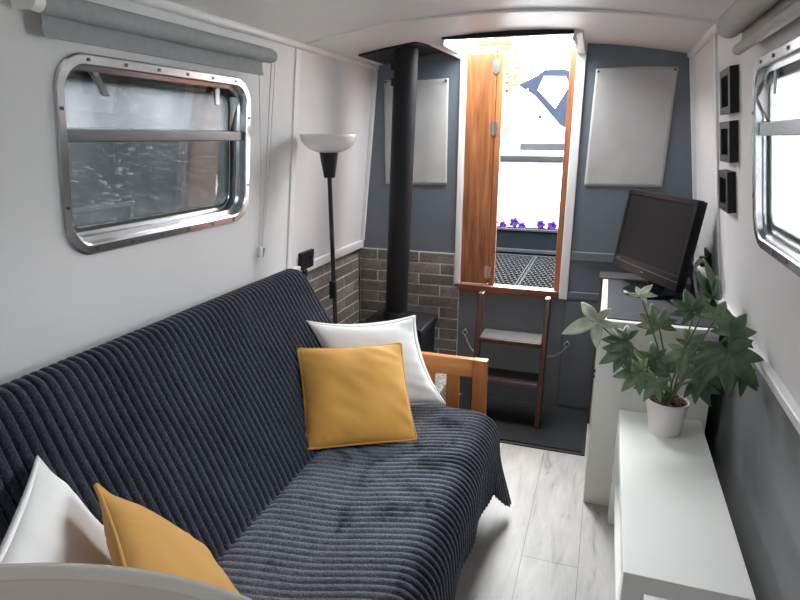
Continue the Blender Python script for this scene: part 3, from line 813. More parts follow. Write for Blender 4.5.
# ------------------------------------------------------------------ cushions
def cushion(label, A, B, Cc, thick, m, seed, piping, cat='cushion', pull=.05, face=1):
    """A top-left, B top-right, C bottom-right corner as seen from the front"""
    A, B, Cc = Vector(A), Vector(B), Vector(Cc)
    D = A + Cc - B; cen = (A + Cc) / 2
    u = (B - A).normalized(); v = (A - D); w_, h_ = (B - A).length, v.length; v.normalize(); n = u.cross(v).normalized()
    root = thing('cushion', cen - v * h_ / 2, label, cat)
    Nn = 44
    def P(s, t, side):
        bu, bv = 1 - abs(s) ** 2.6, 1 - abs(t) ** 2.6
        pu = 1 - pull * (1 - t * t) * abs(s) ** 3; pv = 1 - pull * (1 if t > 0 else .25) * (1 - s * s) * abs(t) ** 3
        th = thick / 2 * (max(0, bu * bv)) ** .62
        ed = max(abs(s), abs(t))
        wr = .006 * noise.noise((s * 1.6 + seed, t * 1.6, side))
        dd = s * math.cos(seed) + t * math.sin(seed); ee = -s * math.sin(seed) + t * math.cos(seed)
        wr += .0065 * (1 - abs(noise.noise((dd * 3.2 + seed, ee * 1.0, side * 3))) * 2.4) * max(0, noise.noise((s * 1.3, t * 1.3, seed)) + .35)
        pk = .0035 * math.sin((s if abs(t) > abs(s) else t) * 34 + seed) * max(0, ed - .78) / .22 * (1 - ed ** 8)
        return cen + u * (s * w_ / 2 * pu) + v * (t * h_ / 2 * pv) + n * side * (th + (wr * 1.6 + pk) * min(1, th / .02))
    bm = bmesh.new(); g = {}
    for side in (1, -1):
        for j in range(Nn + 1):
            for i in range(Nn + 1):
                edge = i in (0, Nn) or j in (0, Nn)
                if edge and side == -1: g[side, i, j] = g[1, i, j]; continue
                # cluster samples near the edges
                f = lambda k: math.sin((k / Nn - .5) * PI)
                g[side, i, j] = bm.verts.new(P(f(i), f(j), side))
        for j in range(Nn):
            for i in range(Nn):
                q = [g[side, i, j], g[side, i + 1, j], g[side, i + 1, j + 1], g[side, i, j + 1]]
                bm.faces.new(q if side == 1 else q[::-1])
    finish('cover', bm, m, root, smooth=True)
    if piping:
        f = lambda k: math.sin((k / Nn - .5) * PI)
        loop = [P(f(i), -1, 1) for i in range(Nn)] + [P(1, f(j), 1) for j in range(Nn)] + [P(f(Nn - i), 1, 1) for i in range(Nn)] + [P(-1, f(Nn - j), 1) for j in range(Nn)]
        lp = [p for i, p in enumerate(loop) if (p - loop[i - 1]).length > .0025]
        bm = bmesh.new(); tube(bm, lp, .0042, 8, closed=True); finish('piping', bm, m, root, smooth=True)
    else:
        f = lambda k: math.sin((k / Nn - .5) * PI)
        loop = [P(f(i), -1, 1) for i in range(Nn)] + [P(1, f(j), 1) for j in range(Nn)] + [P(f(Nn - i), 1, 1) for i in range(Nn)] + [P(-1, f(Nn - j), 1) for j in range(Nn)]
        lp = [p for i, p in enumerate(loop) if (p - loop[i - 1]).length > .0025]
        bm = bmesh.new(); rings = []
        for p in lp:
            d = (p - cen); d -= n * d.dot(n); d.normalize()
            rings.append([bm.verts.new(p - d * .004 + n * .003), bm.verts.new(p + d * .014), bm.verts.new(p - d * .004 - n * .003)])
        for i in range(len(rings)):
            a, b = rings[i], rings[(i + 1) % len(rings)]
            for j in range(3): bm.faces.new((a[j], a[(j + 1) % 3], b[(j + 1) % 3], b[j]))
        finish('edge_flange', bm, m, root, smooth=True)
    return root
cushion('white square cushion behind the mustard one at the far end of the sofa', (-1.000, 1.895, .750), (-.655, 2.085, .750), (-.515, 2.035, .440), .13, M['white_cotton'], 1.3, False, pull=.17)
cushion('mustard yellow cushion with piped edge, leaning on the far white cushion on the sofa', (-.968, 1.745, .700), (-.652, 1.93, .697), (-.528, 1.735, .436), .12, M['mustard'], 4.1, True)
def near_cushion(label, A, d1, e2, w, th, m, seed, pip):
    A, d1, e2 = Vector(A), Vector(d1).normalized(), Vector(e2)
    e2 = (e2 - d1 * e2.dot(d1)).normalized()
    # A is the corner at the back; d1 runs down the far side, e2 along the top towards the camera
    TL_, TR_ = A, A + e2 * w; BR_ = TR_ + d1 * w
    return cushion(label, TR_, TL_, A + d1 * w, th, m, seed, pip, pull=.07)
near_cushion('mustard yellow cushion corner rising behind the cream chair', (-.895, .788, .757), (.36, .43, -.82), (.79, -.61, .02), .385, .11, M['mustard'], 7.7, True)
near_cushion('white cushion at the near end of the sofa, left of the mustard one', (-1.03, .785, .785), (.31, .31, -.90), (.59, -.81, -.08), .385, .10, M['white_cotton'], 9.2, False)

# ------------------------------------------------------------------ cream chair in the foreground
root = thing('shell_chair', (-.47, .28, 0), 'cream moulded shell chair with curved back in the near left corner', 'chair')
def shell_back():
    bm = bmesh.new(); nu, nv = 40, 16; F, Bk = [], []
    for i in range(nu + 1):
        s = i / nu * 2 - 1; x = -.53 + .335 * s
        yy = .538 - .75 * (x + .45) ** 2
        ztop = .845 - .05 * max(0, abs(s) - .75) ** 2 / .0625 - .012 * abs(s) ** 3
        f, b = [], []
        for j in range(nv + 1):
            t = j / nv; z = ztop - (ztop - .44) * t; lean = -.10 * t
            f.append(bm.verts.new((x * (1 - .0 * t) + (-.53 - x) * .12 * t, yy + lean, z))); b.append(bm.verts.new((x + (-.53 - x) * .12 * t, yy + lean - .012, z)))
        F.append(f); Bk.append(b)
    for i in range(nu):
        for j in range(nv):
            bm.faces.new((F[i][j], F[i + 1][j], F[i + 1][j + 1], F[i][j + 1])); bm.faces.new((Bk[i][j], Bk[i][j + 1], Bk[i + 1][j + 1], Bk[i + 1][j]))
    for i in range(nu):
        for j in (0, nv): bm.faces.new((F[i][j], Bk[i][j], Bk[i + 1][j], F[i + 1][j]))
    for j in range(nv):
        for i in (0, nu): bm.faces.new((F[i][j], F[i][j + 1], Bk[i][j + 1], Bk[i][j]))
    rim = [(F[i][0].co + Bk[i][0].co) / 2 for i in range(nu + 1)]
    finish('backrest', bm, M['cream'], root, autosmooth=.8)
    bm = bmesh.new(); tube(bm, rim, .011, 10); finish('rim', bm, M['cream_rim_lit'], root, smooth=True)['label'] = 'glossy rim, its highlight painted in as paler cream'
shell_back()
bm = bmesh.new(); prism(bm, rrect(-.70, -.24, .02, .45, .10), .425, .448, lambda u, v, w: Vector((u, v, w))); finish('seat', bm, M['cream'], root, bevel=.008)
for x in (-.66, -.28):
    for y in (.06, .40):
        bm = bmesh.new(); cyl(bm, (x, y, 0), (x * .9 - .047, y * .9 + .023, .43), .012, .015, n=12); finish('leg', bm, M['brass'], root, autosmooth=.5)

# ------------------------------------------------------------------ steps under the doorway
root = thing('boat_steps', (-.39, 2.9, 0), 'dark wooden boarding steps with two grey treads under the doorway', 'ladder')
def stY(z): return 2.785 + .175 * z
for x0, x1 in ((-.572, -.546), (-.240, -.214)):
    bm = bmesh.new()
    quadbox(bm, [(x0, stY(0), .0122), (x1, stY(0), .0122), (x1, stY(0) + .075, .0122), (x0, stY(0) + .075, .0122),
                 (x0, stY(.65) + .012, .65), (x1, stY(.65) + .012, .65), (x1, stY(.65) + .062, .65), (x0, stY(.65) + .062, .65)])
    finish('stile', bm, M['ladder_wood'], root, bevel=.004)
for z in (.437, .235):
    y = stY(z) - .008
    bm = bmesh.new(); bx(bm, -.548, -.238, y, y + .155, z - .026, z - .003); t = finish('tread', bm, M['ladder_wood'], root, bevel=.003)
    bm = bmesh.new(); bx(bm, -.545, -.241, y + .006, y + .150, z - .003, z); finish('grip_pad', bm, M['tread'], t)
def hook(label, x, z, x2, z2, y2):
    r = thing('hook_and_chain', (x, YB, z), label, 'hook', 'hooks holding the steps')
    bm = bmesh.new(); tube(bm, [(x + .013 * math.cos(a), YB - .022, z + .013 * math.sin(a)) for a in [i * PI / 8 for i in range(16)]], .0035, 6, closed=True)
    cyl(bm, (x, YB, z + .013), (x, YB - .022, z + .013), .004, n=8); finish('ring_eye', bm, M['brass'], r, smooth=True)
    bm = bmesh.new(); a, b = Vector((x, YB - .022, z - .013)), Vector((x2, y2, z2)); n = 9
    for i in range(n):
        t0 = i / n; c_ = a.lerp(b, (i + .5) / n) - Vector((0, 0, .02 * math.sin(PI * (i + .5) / n))); d = (b - a).normalized()
        sd = d.cross(Vector((0, 1, 0))).normalized() if i % 2 else Vector((0, 1, 0))
        L_ = (b - a).length / n * .68
        tube(bm, [c_ + d * L_ * math.cos(q) + sd * .005 * math.sin(q) for q in [k * PI / 5 for k in range(10)]], .0017, 5, closed=True)
    finish('chain', bm, M['brass'], r, smooth=True)
hook('steel ring eye with short chain on the end wall, left of the boarding steps', -.672, .375, -.575, .325, 2.93)
hook('steel ring eye with short chain on the end wall, right of the boarding steps', -.128, .368, -.212, .35, 2.93)

# door mat
root = thing('door_mat', (-.29, 2.86, 0), 'black door mat on the floor at the foot of the steps', 'mat')
bm = bmesh.new(); bx(bm, -.685, .010, 2.61, 3.095, 0, .006); finish('rubber_border', bm, M['mat_edge'], root, bevel=.002)
bm = bmesh.new(); bx(bm, -.670, -.004, 2.628, 3.085, .004, .012); finish('pile', bm, M['mat_black'], root, bevel=.002)

# ------------------------------------------------------------------ white bench
root = thing('tv_bench', (.25, 1.72, 0), 'low white lacquered bench with a lower shelf along the right wall', 'bench')
bm = bmesh.new(); bx(bm, .113, .384, 1.270, 2.172, .402, .45); finish('top', bm, M['lacquer'], root, bevel=.002)
for x0 in (.113, .334):
    for y0 in (1.270, 2.122):
        bm = bmesh.new(); bx(bm, x0, x0 + .05, y0, y0 + .05, 0, .4015); finish('leg', bm, M['lacquer'], root, bevel=.002)
bm = bmesh.new(); bx(bm, .125, .372, 1.32, 2.122, .125, .165); finish('shelf', bm, M['lacquer'], root, bevel=.002)

# ------------------------------------------------------------------ cabinet, board behind it, cloth, television
root = thing('cabinet', (.22, 2.6, 0), 'tall white cabinet with the television on top, at the end of the bench', 'cabinet')
X0, X1, Y0, Y1, ZT = .019, .415, 2.237, 2.935, .765
bm = bmesh.new(); bx(bm, X0, X1, Y0, Y0 + .02, .0, ZT - .002); finish('end_panel', bm, M['panel_white'], root, bevel=.002)
bm = bmesh.new(); bx(bm, X0, X1, Y1 - .02, Y1, .0, ZT - .002); finish('end_panel', bm, M['panel_white'], root, bevel=.002)
bm = bmesh.new(); bx(bm, X1 - .02, X1, Y0 + .021, Y1 - .021, .0, ZT - .025); finish('back_panel', bm, M['panel_white'], root)
bm = bmesh.new(); bx(bm, X0, X1, Y0 - .006, Y1, ZT - .022, ZT); finish('top', bm, M['lacquer'], root, bevel=.002)
for k, (a, b) in enumerate(((Y0 + .022, (Y0 + Y1) / 2 - .002), ((Y0 + Y1) / 2 + .002, Y1 - .022))):
    bm = bmesh.new(); bx(bm, X0 + .008, X0 + .026, a, b, .05, ZT - .026); d = finish('door', bm, M['black_plastic'], root, bevel=.002)
    bm = bmesh.new(); yk = b - .03 if k == 0 else a + .03; cyl(bm, (X0 + .010, yk, .42), (X0 - .006, yk, .42), .009, n=12); finish('knob', bm, M['black_plastic'], d)
bm = bmesh.new(); bx(bm, X0 + .02, X1 - .02, Y0 + .02, Y1 - .02, .02, .05); finish('bottom_panel', bm, M['panel_white'], root)
bm = bmesh.new(); bx(bm, X0 + .022, X1 - .004, Y0 + .024, Y1 - .012, ZT, ZT + .004)
tag(finish('cabinet_cloth', bm, M['cloth_black'], bevel=.0015), 'charcoal cloth runner laid over the white cabinet top under the television', 'cloth')
root = thing('storage_box', (.22, 3.02, 0), 'grey-brown upright box squeezed between the white cabinet and the end wall', 'box')
bm = bmesh.new(); bx(bm, .006, .405, 2.955, 3.085, 0, .752); finish('carcass', bm, M['taupe_board'], root, bevel=.003)
bm = bmesh.new(); bx(bm, .002, .409, 2.950, 3.090, .752, .770); finish('lid', bm, M['taupe_board'], root, bevel=.003)

tvc = Vector((.190, 2.715, 1.012)); yaw, tilt = -1.111, .139
tu = Vector((math.cos(yaw), math.sin(yaw), 0)); tn0 = Vector((math.sin(yaw), -math.cos(yaw), 0))
tv = Vector((0, 0, 1)) * math.cos(tilt) - tn0 * math.sin(tilt); tn = tu.cross(tv)
def TT(u, v, w): return tvc + tu * u + tv * v + tn * w
W2, H2 = .262, .178
root = thing('television', (tvc.x, tvc.y, ZT + .004), 'black flat screen television tilted on its stand on the white cabinet', 'television')
bm = bmesh.new()
o_ = rrect(-W2, W2, -H2, H2, .010, 4); i_ = rrect(-W2 + .020, W2 - .020, -H2 + .058, H2 - .020, .002, 4); i2 = rrect(-W2 + .022, W2 - .022, -H2 + .060, H2 - .022, .002, 4)
ring_sweep(bm, [(o_, -.024), (o_, -.003), (rrect(-W2 + .003, W2 - .003, -H2 + .003, H2 - .003, .008, 4), 0), (i_, 0), (i2, -.004)], TT)
finish('bezel', bm, M['gloss_black'], root, autosmooth=.5)
bm = bmesh.new(); bx(bm, -W2 + .016, W2 - .016, -H2 + .052, H2 - .016, -.010, -.004, TT); finish('screen', bm, M['screen'], root)
bm = bmesh.new()
bx(bm, -W2 + .002, W2 - .002, -H2 + .004, H2 - .004, -.040, -.020, TT)
ring_sweep(bm, [(rrect(-W2 + .02, W2 - .02, -H2 + .05, H2 - .02, .03, 4), -.038), (rrect(-W2 + .06, W2 - .06, -H2 + .08, H2 - .05, .03, 4), -.068), (rrect(-W2 + .2, W2 - .2, -H2 + .14, H2 - .14, .02, 4), -.070)], TT)
finish('back_shell', bm, M['black_plastic'], root, bevel=.004)
bm = bmesh.new(); bx(bm, -W2 + .005, W2 - .005, -H2 + .036, -H2 + .0385, -.001, .0012, TT); finish('trim_line', bm, M['dull_alu'], root)
for c0, wd, v in ((0, .022, -H2 + .0225), (-W2 + .045, .040, -H2 + .046)):
    bm = bmesh.new()
    for i in range(6):
        u = c0 - wd / 2 + wd * (i + .5) / 6
        bx(bm, u - wd * .055, u + wd * .055, v - .003, v + .003, 0, .0010, TT)
    finish('badge', bm, M['dull_alu'], root)
bm = bmesh.new()
nb = tvc - Vector((0, 0, 1)) * 0 + tn * -.045
tube(bm, [TT(.02, -.10, -.05), TT(.02, -.17, -.055), Vector((TT(.02, -.17, -.055).x + .01, TT(.02, -.17, -.055).y, ZT + .022))], [.03, .03, .035], 14)
finish('stand_neck', bm, M['black_plastic'], root, autosmooth=.5)
fc = TT(.02, -.17, -.03)
bm = bmesh.new(); lathe(bm, [(.105, ZT + .0045), (.108, ZT + .010), (.10, ZT + .018), (.03, ZT + .024)], (fc.x + .0, fc.y, 0), 36)
finish('stand_base', bm, M['gloss_black'], root, autosmooth=.5)
bm = bmesh.new()
tube(bm, smooth_path([TT(.12, -.06, -.06), (.36, 2.70, .90), (.375, 2.72, .80), (.37, 2.66, .775)], 6), .004, 6)
finish('power_cable', bm, M['cable'], root, smooth=True)
bm = bmesh.new(); tube(bm, smooth_path([(.392, 2.64, .935), (.372, 2.63, .93), (.362, 2.62, .89), (.372, 2.60, .83), (.385, 2.60, .79)], 6), [.010] * 9 + [.006] * 16, 8)
tag(finish('white_plug_lead', bm, M['white_plastic'], smooth=True), 'thick white plug lead hanging at the socket behind the television', 'cable')

# ------------------------------------------------------------------ plant
root = thing('potted_plant', (.255, 2.045, .45), 'leafy potted fatsia in a white pot on the far end of the bench', 'plant')
PC = (.255, 2.045, .45)
bm = bmesh.new(); lathe(bm, [(.047, 0), (.050, .002), (.064, .098), (.067, .100), (.067, .116), (.061, .116), (.058, .09)], PC, 40); finish('pot', bm, M['pot'], root, autosmooth=.5)
bm = bmesh.new()
lathe(bm, [(.060, .094), (.05, .103), (.02, .109)], PC, 24)
for i in range(70):
    a, r = random.random() * 6.28, .058 * math.sqrt(random.random())
    p = Vector((PC[0] + r * math.cos(a), PC[1] + r * math.sin(a), PC[2] + .106 + .008 * random.random()))
    Rm = Matrix.Rotation(random.random() * 6.28, 3, 'Z') @ Matrix.Rotation(random.uniform(-.7, .7), 3, 'X')
    sx, sy, sz = random.uniform(.006, .012), random.uniform(.003, .006), .0025
    quadbox(bm, [p + Rm @ Vector((i_ * sx, j_ * sy, k_ * sz)) for k_ in (-1, 1) for i_, j_ in ((-1, -1), (1, -1), (1, 1), (-1, 1))])
finish('bark_mulch', bm, M['soil'], root)
def palm_leaf(c, nrm, tip, size, lobes, m, droop=.25, spread=2.3, name='leaf', lw=.20):
    """palmate leaf: c = where the lobes meet, nrm = upper side, tip = direction of the middle lobe"""
    c, nrm = Vector(c), Vector(nrm).normalized(); tip = Vector(tip); tip = (tip - nrm * tip.dot(nrm)).normalized(); sd = nrm.cross(tip)
    bm = bmesh.new()
    for k in range(lobes):
        f = 0 if lobes == 1 else (k / (lobes - 1) * 2 - 1)
        a = f * spread; L = size * (1 - .38 * abs(f) ** 1.3) * random.uniform(.93, 1.05)
        d = tip * math.cos(a) + sd * math.sin(a); e = nrm.cross(d)
        rows = []
        for j in range(9):
            t = j / 8
            wd = lw * L * (math.sin(PI * min(1, t ** .85 * .97 + .03)) ** .85 + .22 * (1 - t) ** 2) if t < 1 else .0008
            ctr = c + d * (L * t) - nrm * (droop * L * t * t) + nrm * (.05 * L * math.sin(t * 3 + k))
            fold = nrm * (wd * .28)
            rows.append([bm.verts.new(ctr - e * wd + fold), bm.verts.new(ctr - e * wd * .5 + fold * .35), bm.verts.new(ctr), bm.verts.new(ctr + e * wd * .5 + fold * .35), bm.verts.new(ctr + e * wd + fold)])
        for p, q in zip(rows, rows[1:]):
            for i in range(4): bm.faces.new((p[i], p[i + 1], q[i + 1], q[i]))
    me_o = finish(name, bm, m, root, smooth=True)
    md = me_o.modifiers.new('thick', 'SOLIDIFY'); md.thickness = .0012
    return me_o
# (centre, normal, tip direction, size, lobes, material, droop, spread)
LEAVES = [
    ((0.004, 2.000, 0.825), (-0.1, -0.75, 0.55), (-0.092, -0.050, -0.005), 0.105, 5, 'leaf_pale', 0.15, 2.6),
    ((0.136, 2.060, 0.910), (-0.2, -0.6, 0.7), (0.015, 0.000, 0.059), 0.055, 5, 'leaf_pale', 0.1, 1.9),
    ((0.205, 2.100, 0.802), (0, -0.75, 0.6), (-0.012, 0.000, 0.052), 0.072, 7, 'leaf_mid', 0.15, 2),
    ((0.102, 2.000, 0.773), (-0.2, -0.7, 0.6), (-0.049, -0.020, 0.022), 0.066, 7, 'leaf', 0.2, 2.2),
    ((0.101, 1.980, 0.745), (-0.2, -0.7, 0.6), (-0.062, -0.020, -0.025), 0.070, 7, 'leaf', 0.25, 2),
    ((0.153, 1.970, 0.680), (-0.1, -0.75, 0.6), (-0.070, -0.020, -0.002), 0.073, 7, 'leaf_mid', 0.25, 2.1),
    ((0.199, 1.950, 0.663), (0, -0.85, 0.5), (-0.019, -0.030, -0.035), 0.057, 7, 'leaf_mid', 0.3, 2.2),
    ((0.305, 2.100, 0.861), (0, -0.7, 0.65), (-0.014, 0.000, 0.064), 0.075, 7, 'leaf', 0.15, 2.2),
    ((0.344, 2.060, 0.929), (0.75, -0.55, 0.3), (0.017, 0.010, 0.103), 0.094, 5, 'leaf', 0.1, 1.5),
    ((0.350, 1.740, 0.904), (0.2, -0.75, 0.55), (0.031, -0.010, 0.051), 0.076, 7, 'leaf', 0.15, 2.1),
    ((0.337, 1.700, 0.865), (0.05, -0.85, 0.5), (0.016, -0.060, -0.088), 0.108, 7, 'leaf', 0.2, 2),
    ((0.280, 2.020, 0.747), (-0.1, -0.8, 0.5), (-0.003, -0.040, -0.054), 0.074, 5, 'leaf_mid', 0.2, 2),
    ((0.301, 2.060, 0.760), (0.1, -0.7, 0.6), (0.041, 0.000, 0.049), 0.064, 5, 'leaf_mid', 0.15, 2),
    ((0.319, 2.000, 0.656), (0.1, -0.75, 0.6), (0.075, -0.030, 0.003), 0.073, 7, 'leaf', 0.3, 1.8),
    ((0.395, 1.780, 0.779), (0.3, -0.7, 0.5), (0.047, 0.010, -0.039), 0.062, 5, 'leaf', 0.3, 1.8),
    ((0.239, 2.000, 0.680), (-0.1, -0.75, 0.5), (-0.049, 0.000, 0.063), 0.072, 5, 'leaf_mid', 0.2, 1.8),
    ((0.345, 1.950, 0.888), (0.1, -0.7, 0.6), (0.025, 0.000, 0.059), 0.058, 5, 'leaf_mid', 0.15, 1.8),
    ((0.198, 2.020, 0.709), (-0.2, -0.75, 0.5), (-0.050, -0.020, 0.035), 0.064, 5, 'leaf', 0.2, 1.8),
    ((0.333, 1.920, 0.736), (0, -0.85, 0.4), (-0.013, -0.040, -0.064), 0.069, 5, 'leaf', 0.25, 1.7),
]
for (c, nrm, tp, sz, lb, mk, dr, sp) in LEAVES:
    palm_leaf(c, nrm, tp, sz * (.9 if c[1] < 1.8 else 1) * (1.28 if mk != 'leaf_pale' else 1.08), lb, M[mk], dr, sp)
    b = Vector((PC[0] + random.uniform(-.02, .02), PC[1] + random.uniform(-.02, .02), PC[2] + .10)); c = Vector(c)
    mid = b.lerp(c, .5) + Vector((0, 0, .035))
    bm = bmesh.new(); tube(bm, smooth_path([b, b.lerp(mid, .5) + Vector((0, 0, .02)), mid, c], 4), .0026, 6); finish('stem', bm, M['stem'], root, smooth=True)

# ------------------------------------------------------------------ outside: bow well deck, planter, pansies
bm = bmesh.new(); bx(bm, -1.35, .50, YB + .042, 5.0, .50, .56)
struct(finish('deck', bm, M['steel_deck']))
def ring_mat(label, x0, x1, y0, y1):
    bm = bmesh.new(); w, l = .030, .052
    j = 0; y = y0
    bx(bm, x0 - .004, x0 + .004, y0, y1, .561, .578); bx(bm, x1 - .004, x1 + .004, y0, y1, .561, .578)
    while y < y1 - .01:
        bx(bm, x0, x1, y - .004, y + .004, .561, .578)
        x = x0 + (w / 2 if j % 2 else 0)
        while x < x1:
            bx(bm, x - .0045, x + .0045, y, y + l, .561, .574); x += w
        y += l; j += 1
    return tag(finish('deck_mat', bm, M['rubber_ring']), label, 'mat')
ring_mat('black ribbed rubber mat on the bow deck, left of the joint', -1.05, -.462, 3.17, 4.42)
ring_mat('black ribbed rubber mat on the bow deck, right of the joint', -.440, .20, 3.17, 4.42)
root = thing('planter_box', (-.45, 4.6, .56), 'long dark slate planter box with pansies across the bow deck', 'planter')
bm = bmesh.new()
for a in ((-1.25, .35, 4.52, 4.54), (-1.25, .35, 4.70, 4.72), (-1.25, -1.23, 4.54, 4.70), (.33, .35, 4.54, 4.70)): bx(bm, a[0], a[1], a[2], a[3], .56, .735)
finish('box', bm, M['planter'], root)
bm = bmesh.new(); bx(bm, -1.26, .36, 4.505, 4.522, .735, .752); finish('rim', bm, M['boat_grey'], root, bevel=.003)
bm = bmesh.new(); bx(bm, -1.26, .36, 4.490, 4.521, .575, .600); finish('foot_rail', bm, M['boat_grey'], root, bevel=.003)
bm = bmesh.new(); bx(bm, -1.23, .33, 4.54, 4.70, .60, .725); finish('soil', bm, M['soil'], root)
pan = None
xsP = [-.96, -.88, -.80, -.72, -.655, -.585, -.44, -.375, -.29, -.20, -.11, -.02, .10]
for i, x in enumerate(xsP):
    y = 4.575 + (.045 if i % 3 == 1 else 0)
    z = .735 + (.012 if i % 2 else .028)
    if pan is None:
        pan = thing('pansy', (x, y, z), 'purple pansy', 'flower')
        bm = bmesh.new()
        for k in range(5):
            a = k * 2 * PI / 5
            d = Vector((math.cos(a), -.25, math.sin(a))); c_ = d * .020 + Vector((0, -.015, .022))
            vs = [bm.verts.new(c_ + Vector((math.cos(t) * .019 * math.cos(a) - math.sin(t) * .017 * math.sin(a), .006 * math.cos(2 * t), math.cos(t) * .019 * math.sin(a) + math.sin(t) * .017 * math.cos(a)))) for t in [q * PI / 5 for q in range(10)]]
            ct = bm.verts.new(c_ + Vector((0, -.006, 0)))
            for q in range(10): bm.faces.new((vs[q], vs[(q + 1) % 10], ct))
        pp = finish('petals', bm, M['petal']); pp.parent = pan; md = pp.modifiers.new('t', 'SOLIDIFY'); md.thickness = .002
        bm = bmesh.new()
        cyl(bm, (0, 0, -.03), (0, -.012, .02), .003, n=6)
        for k in range(4):
            a = k * 1.6; d = Vector((math.cos(a), math.sin(a), 0))
            bm.faces.new([bm.verts.new(q) for q in (Vector((0, 0, -.012)), d * .02 + Vector((-d.y, d.x, 0)) * .010, d * .035 + Vector((0, 0, -.004)), d * .02 - Vector((-d.y, d.x, 0)) * .010)])
        lv = finish('foliage', bm, M['leaf_small']); lv.parent = pan
        r = pan
    else:
        r = pan.copy(); COL.objects.link(r)
        for ch in list(pan.children):
            c_ = ch.copy(); COL.objects.link(c_); c_.parent = r
    r.location = (x, y, z); r.rotation_euler = (0, 0, (i * 1.7) % 1.0 - .5)
    r.scale = (.85 + .25 * ((i * 7) % 5) / 5,) * 3
    tag(r, 'small purple pansy flowering in the planter box on the bow deck', 'flower', 'pansies in the planter box')

# white cabin of the next boat across the bow
root = thing('moored_boat', (-.5, 5.9, .2), 'white cabin side of a moored boat with grey coping just beyond the planter', 'boat')
bm = bmesh.new(); bx(bm, -3.2, .9, 5.20, 6.6, -.4, 1.215); finish('cabin_side', bm, M['boat_white'], root, bevel=.01)
bm = bmesh.new(); bx(bm, -3.22, .92, 5.17, 6.63, 1.215, 1.262); finish('coping', bm, M['boat_grey'], root, bevel=.006)
bm = bmesh.new(); bx(bm, -3.2, .9, 5.19, 6.6, 1.262, 1.285); finish('roof', bm, M['boat_white'], root, bevel=.004)
bm = bmesh.new(); bx(bm, -.86, .8, 6.2, 6.45, 1.285, 1.352); finish('roof_locker', bm, M['boat_grey'], root, bevel=.006)

# cruiser beyond with a blue canopy
root = thing('cabin_cruiser', (-.8, 9.2, .2), 'white cabin cruiser with navy canopy and clear windows beyond the doorway', 'boat')
def poly_y(bm, pts, y0, y1):
    prism(bm, pts, 0, y1 - y0, lambda u, v, w: Vector((u, y0 + w, v)))
bm = bmesh.new(); poly_y(bm, [(-2.7, -.4), (.7, -.4), (.93, 1.42), (-3.2, 1.42)], 8.2, 10.0); finish('hull', bm, M['boat_white'], root, bevel=.03)
bm = bmesh.new(); poly_y(bm, [(-2.0, 1.42), (-.42, 1.42), (-.60, 1.56), (-.95, 1.92), (-1.14, 2.03), (-1.24, 2.02), (-1.75, 1.50)], 8.05, 9.7); finish('coach_roof', bm, M['boat_white'], root, bevel=.02)
bm = bmesh.new()
poly_y(bm, [(-1.17, 2.045), (-.93, 2.16), (-.86, 2.215), (-.62, 2.215), (-.56, 2.19), (-.2, 2.15), (.4, 2.05), (.85, 1.5), (.88, 1.42), (-.50, 1.50), (-.62, 1.555), (-.97, 1.93)], 8.0, 9.75)
finish('canopy', bm, M['canvas'], root, bevel=.02)
bm = bmesh.new(); poly_y(bm, [(-.86, 2.135), (-.60, 2.125), (-.545, 2.02), (-.70, 1.755), (-.925, 1.975)], 7.985, 8.0); finish('clear_window', bm, M['clear_pvc'], root)
bm = bmesh.new(); poly_y(bm, [(-.50, 2.05), (-.1, 2.05), (.2, 1.7), (-.42, 1.7)], 7.985, 8.0); finish('clear_window', bm, M['clear_pvc'], root)
for x, z in ((-1.13, 2.005), (-1.05, 1.985), (-.97, 1.90), (-.88, 1.80), (-.78, 1.70), (-.68, 1.60)):
    bm = bmesh.new(); cyl(bm, (x, 7.99, z), (x, 8.05, z), .010, n=8); finish('press_stud', bm, M['boat_white'], root)
bm = bmesh.new(); bx(bm, -.90, -.86, 8.03, 8.05, 1.635, 1.68); finish('side_light', bm, M['boat_grey'], root, bevel=.004)
bm = bmesh.new(); bx(bm, -1.25, -.75, 8.035, 8.05, 1.515, 1.522); finish('rub_line', bm, M['boat_grey'], root)
bm = bmesh.new()
tube(bm, smooth_path([(-.74, 8.0, 1.57), (-.76, 7.95, 1.50), (-.72, 7.93, 1.42), (-.62, 7.94, 1.47), (-.55, 7.95, 1.42), (-.45, 7.95, 1.40)], 6), .008, 6)
finish('mooring_rope', bm, M['stone'], root, smooth=True)

# foliage masses: lumpy crowns made of many small leaf clumps
def tree(label, c, rx, ry, rz, m, n, seed, name='tree', leaf=.10):
    rnd = random.Random(seed); root = thing(name, (c[0], c[1], 0), label, 'tree')
    bm = bmesh.new()
    for i in range(n):
        while True:
            p = Vector((rnd.uniform(-1, 1), rnd.uniform(-1, 1), rnd.uniform(-1, 1)))
            if .35 < p.length < 1: break
        q = Vector((c[0] + p.x * rx, c[1] + p.y * ry, c[2] + p.z * rz))
        Rm = Matrix.Rotation(rnd.uniform(0, 6.28), 3, 'Z') @ Matrix.Rotation(rnd.uniform(-1.3, 1.3), 3, 'X')
        s = leaf * rnd.uniform(.6, 1.4)
        vs = [bm.verts.new(q + Rm @ Vector(d) * s) for d in ((-.5, 0, 0), (0, -.3, .08), (.6, 0, 0), (0, .3, .08))]
        bm.faces.new(vs)
    finish('crown', bm, m, root)
    bm = bmesh.new(); cyl(bm, (c[0], c[1], -.3), (c[0], c[1], c[2] + rz * .5), .12, .05, n=10); finish('trunk', bm, M['bark'], root)
    return root
tree('yellow-green tree in leaf behind the cruiser', (-2.25, 13.0, 2.55), .55, .6, .85, M['hedge_yellow'], 7000, 3, leaf=.10)

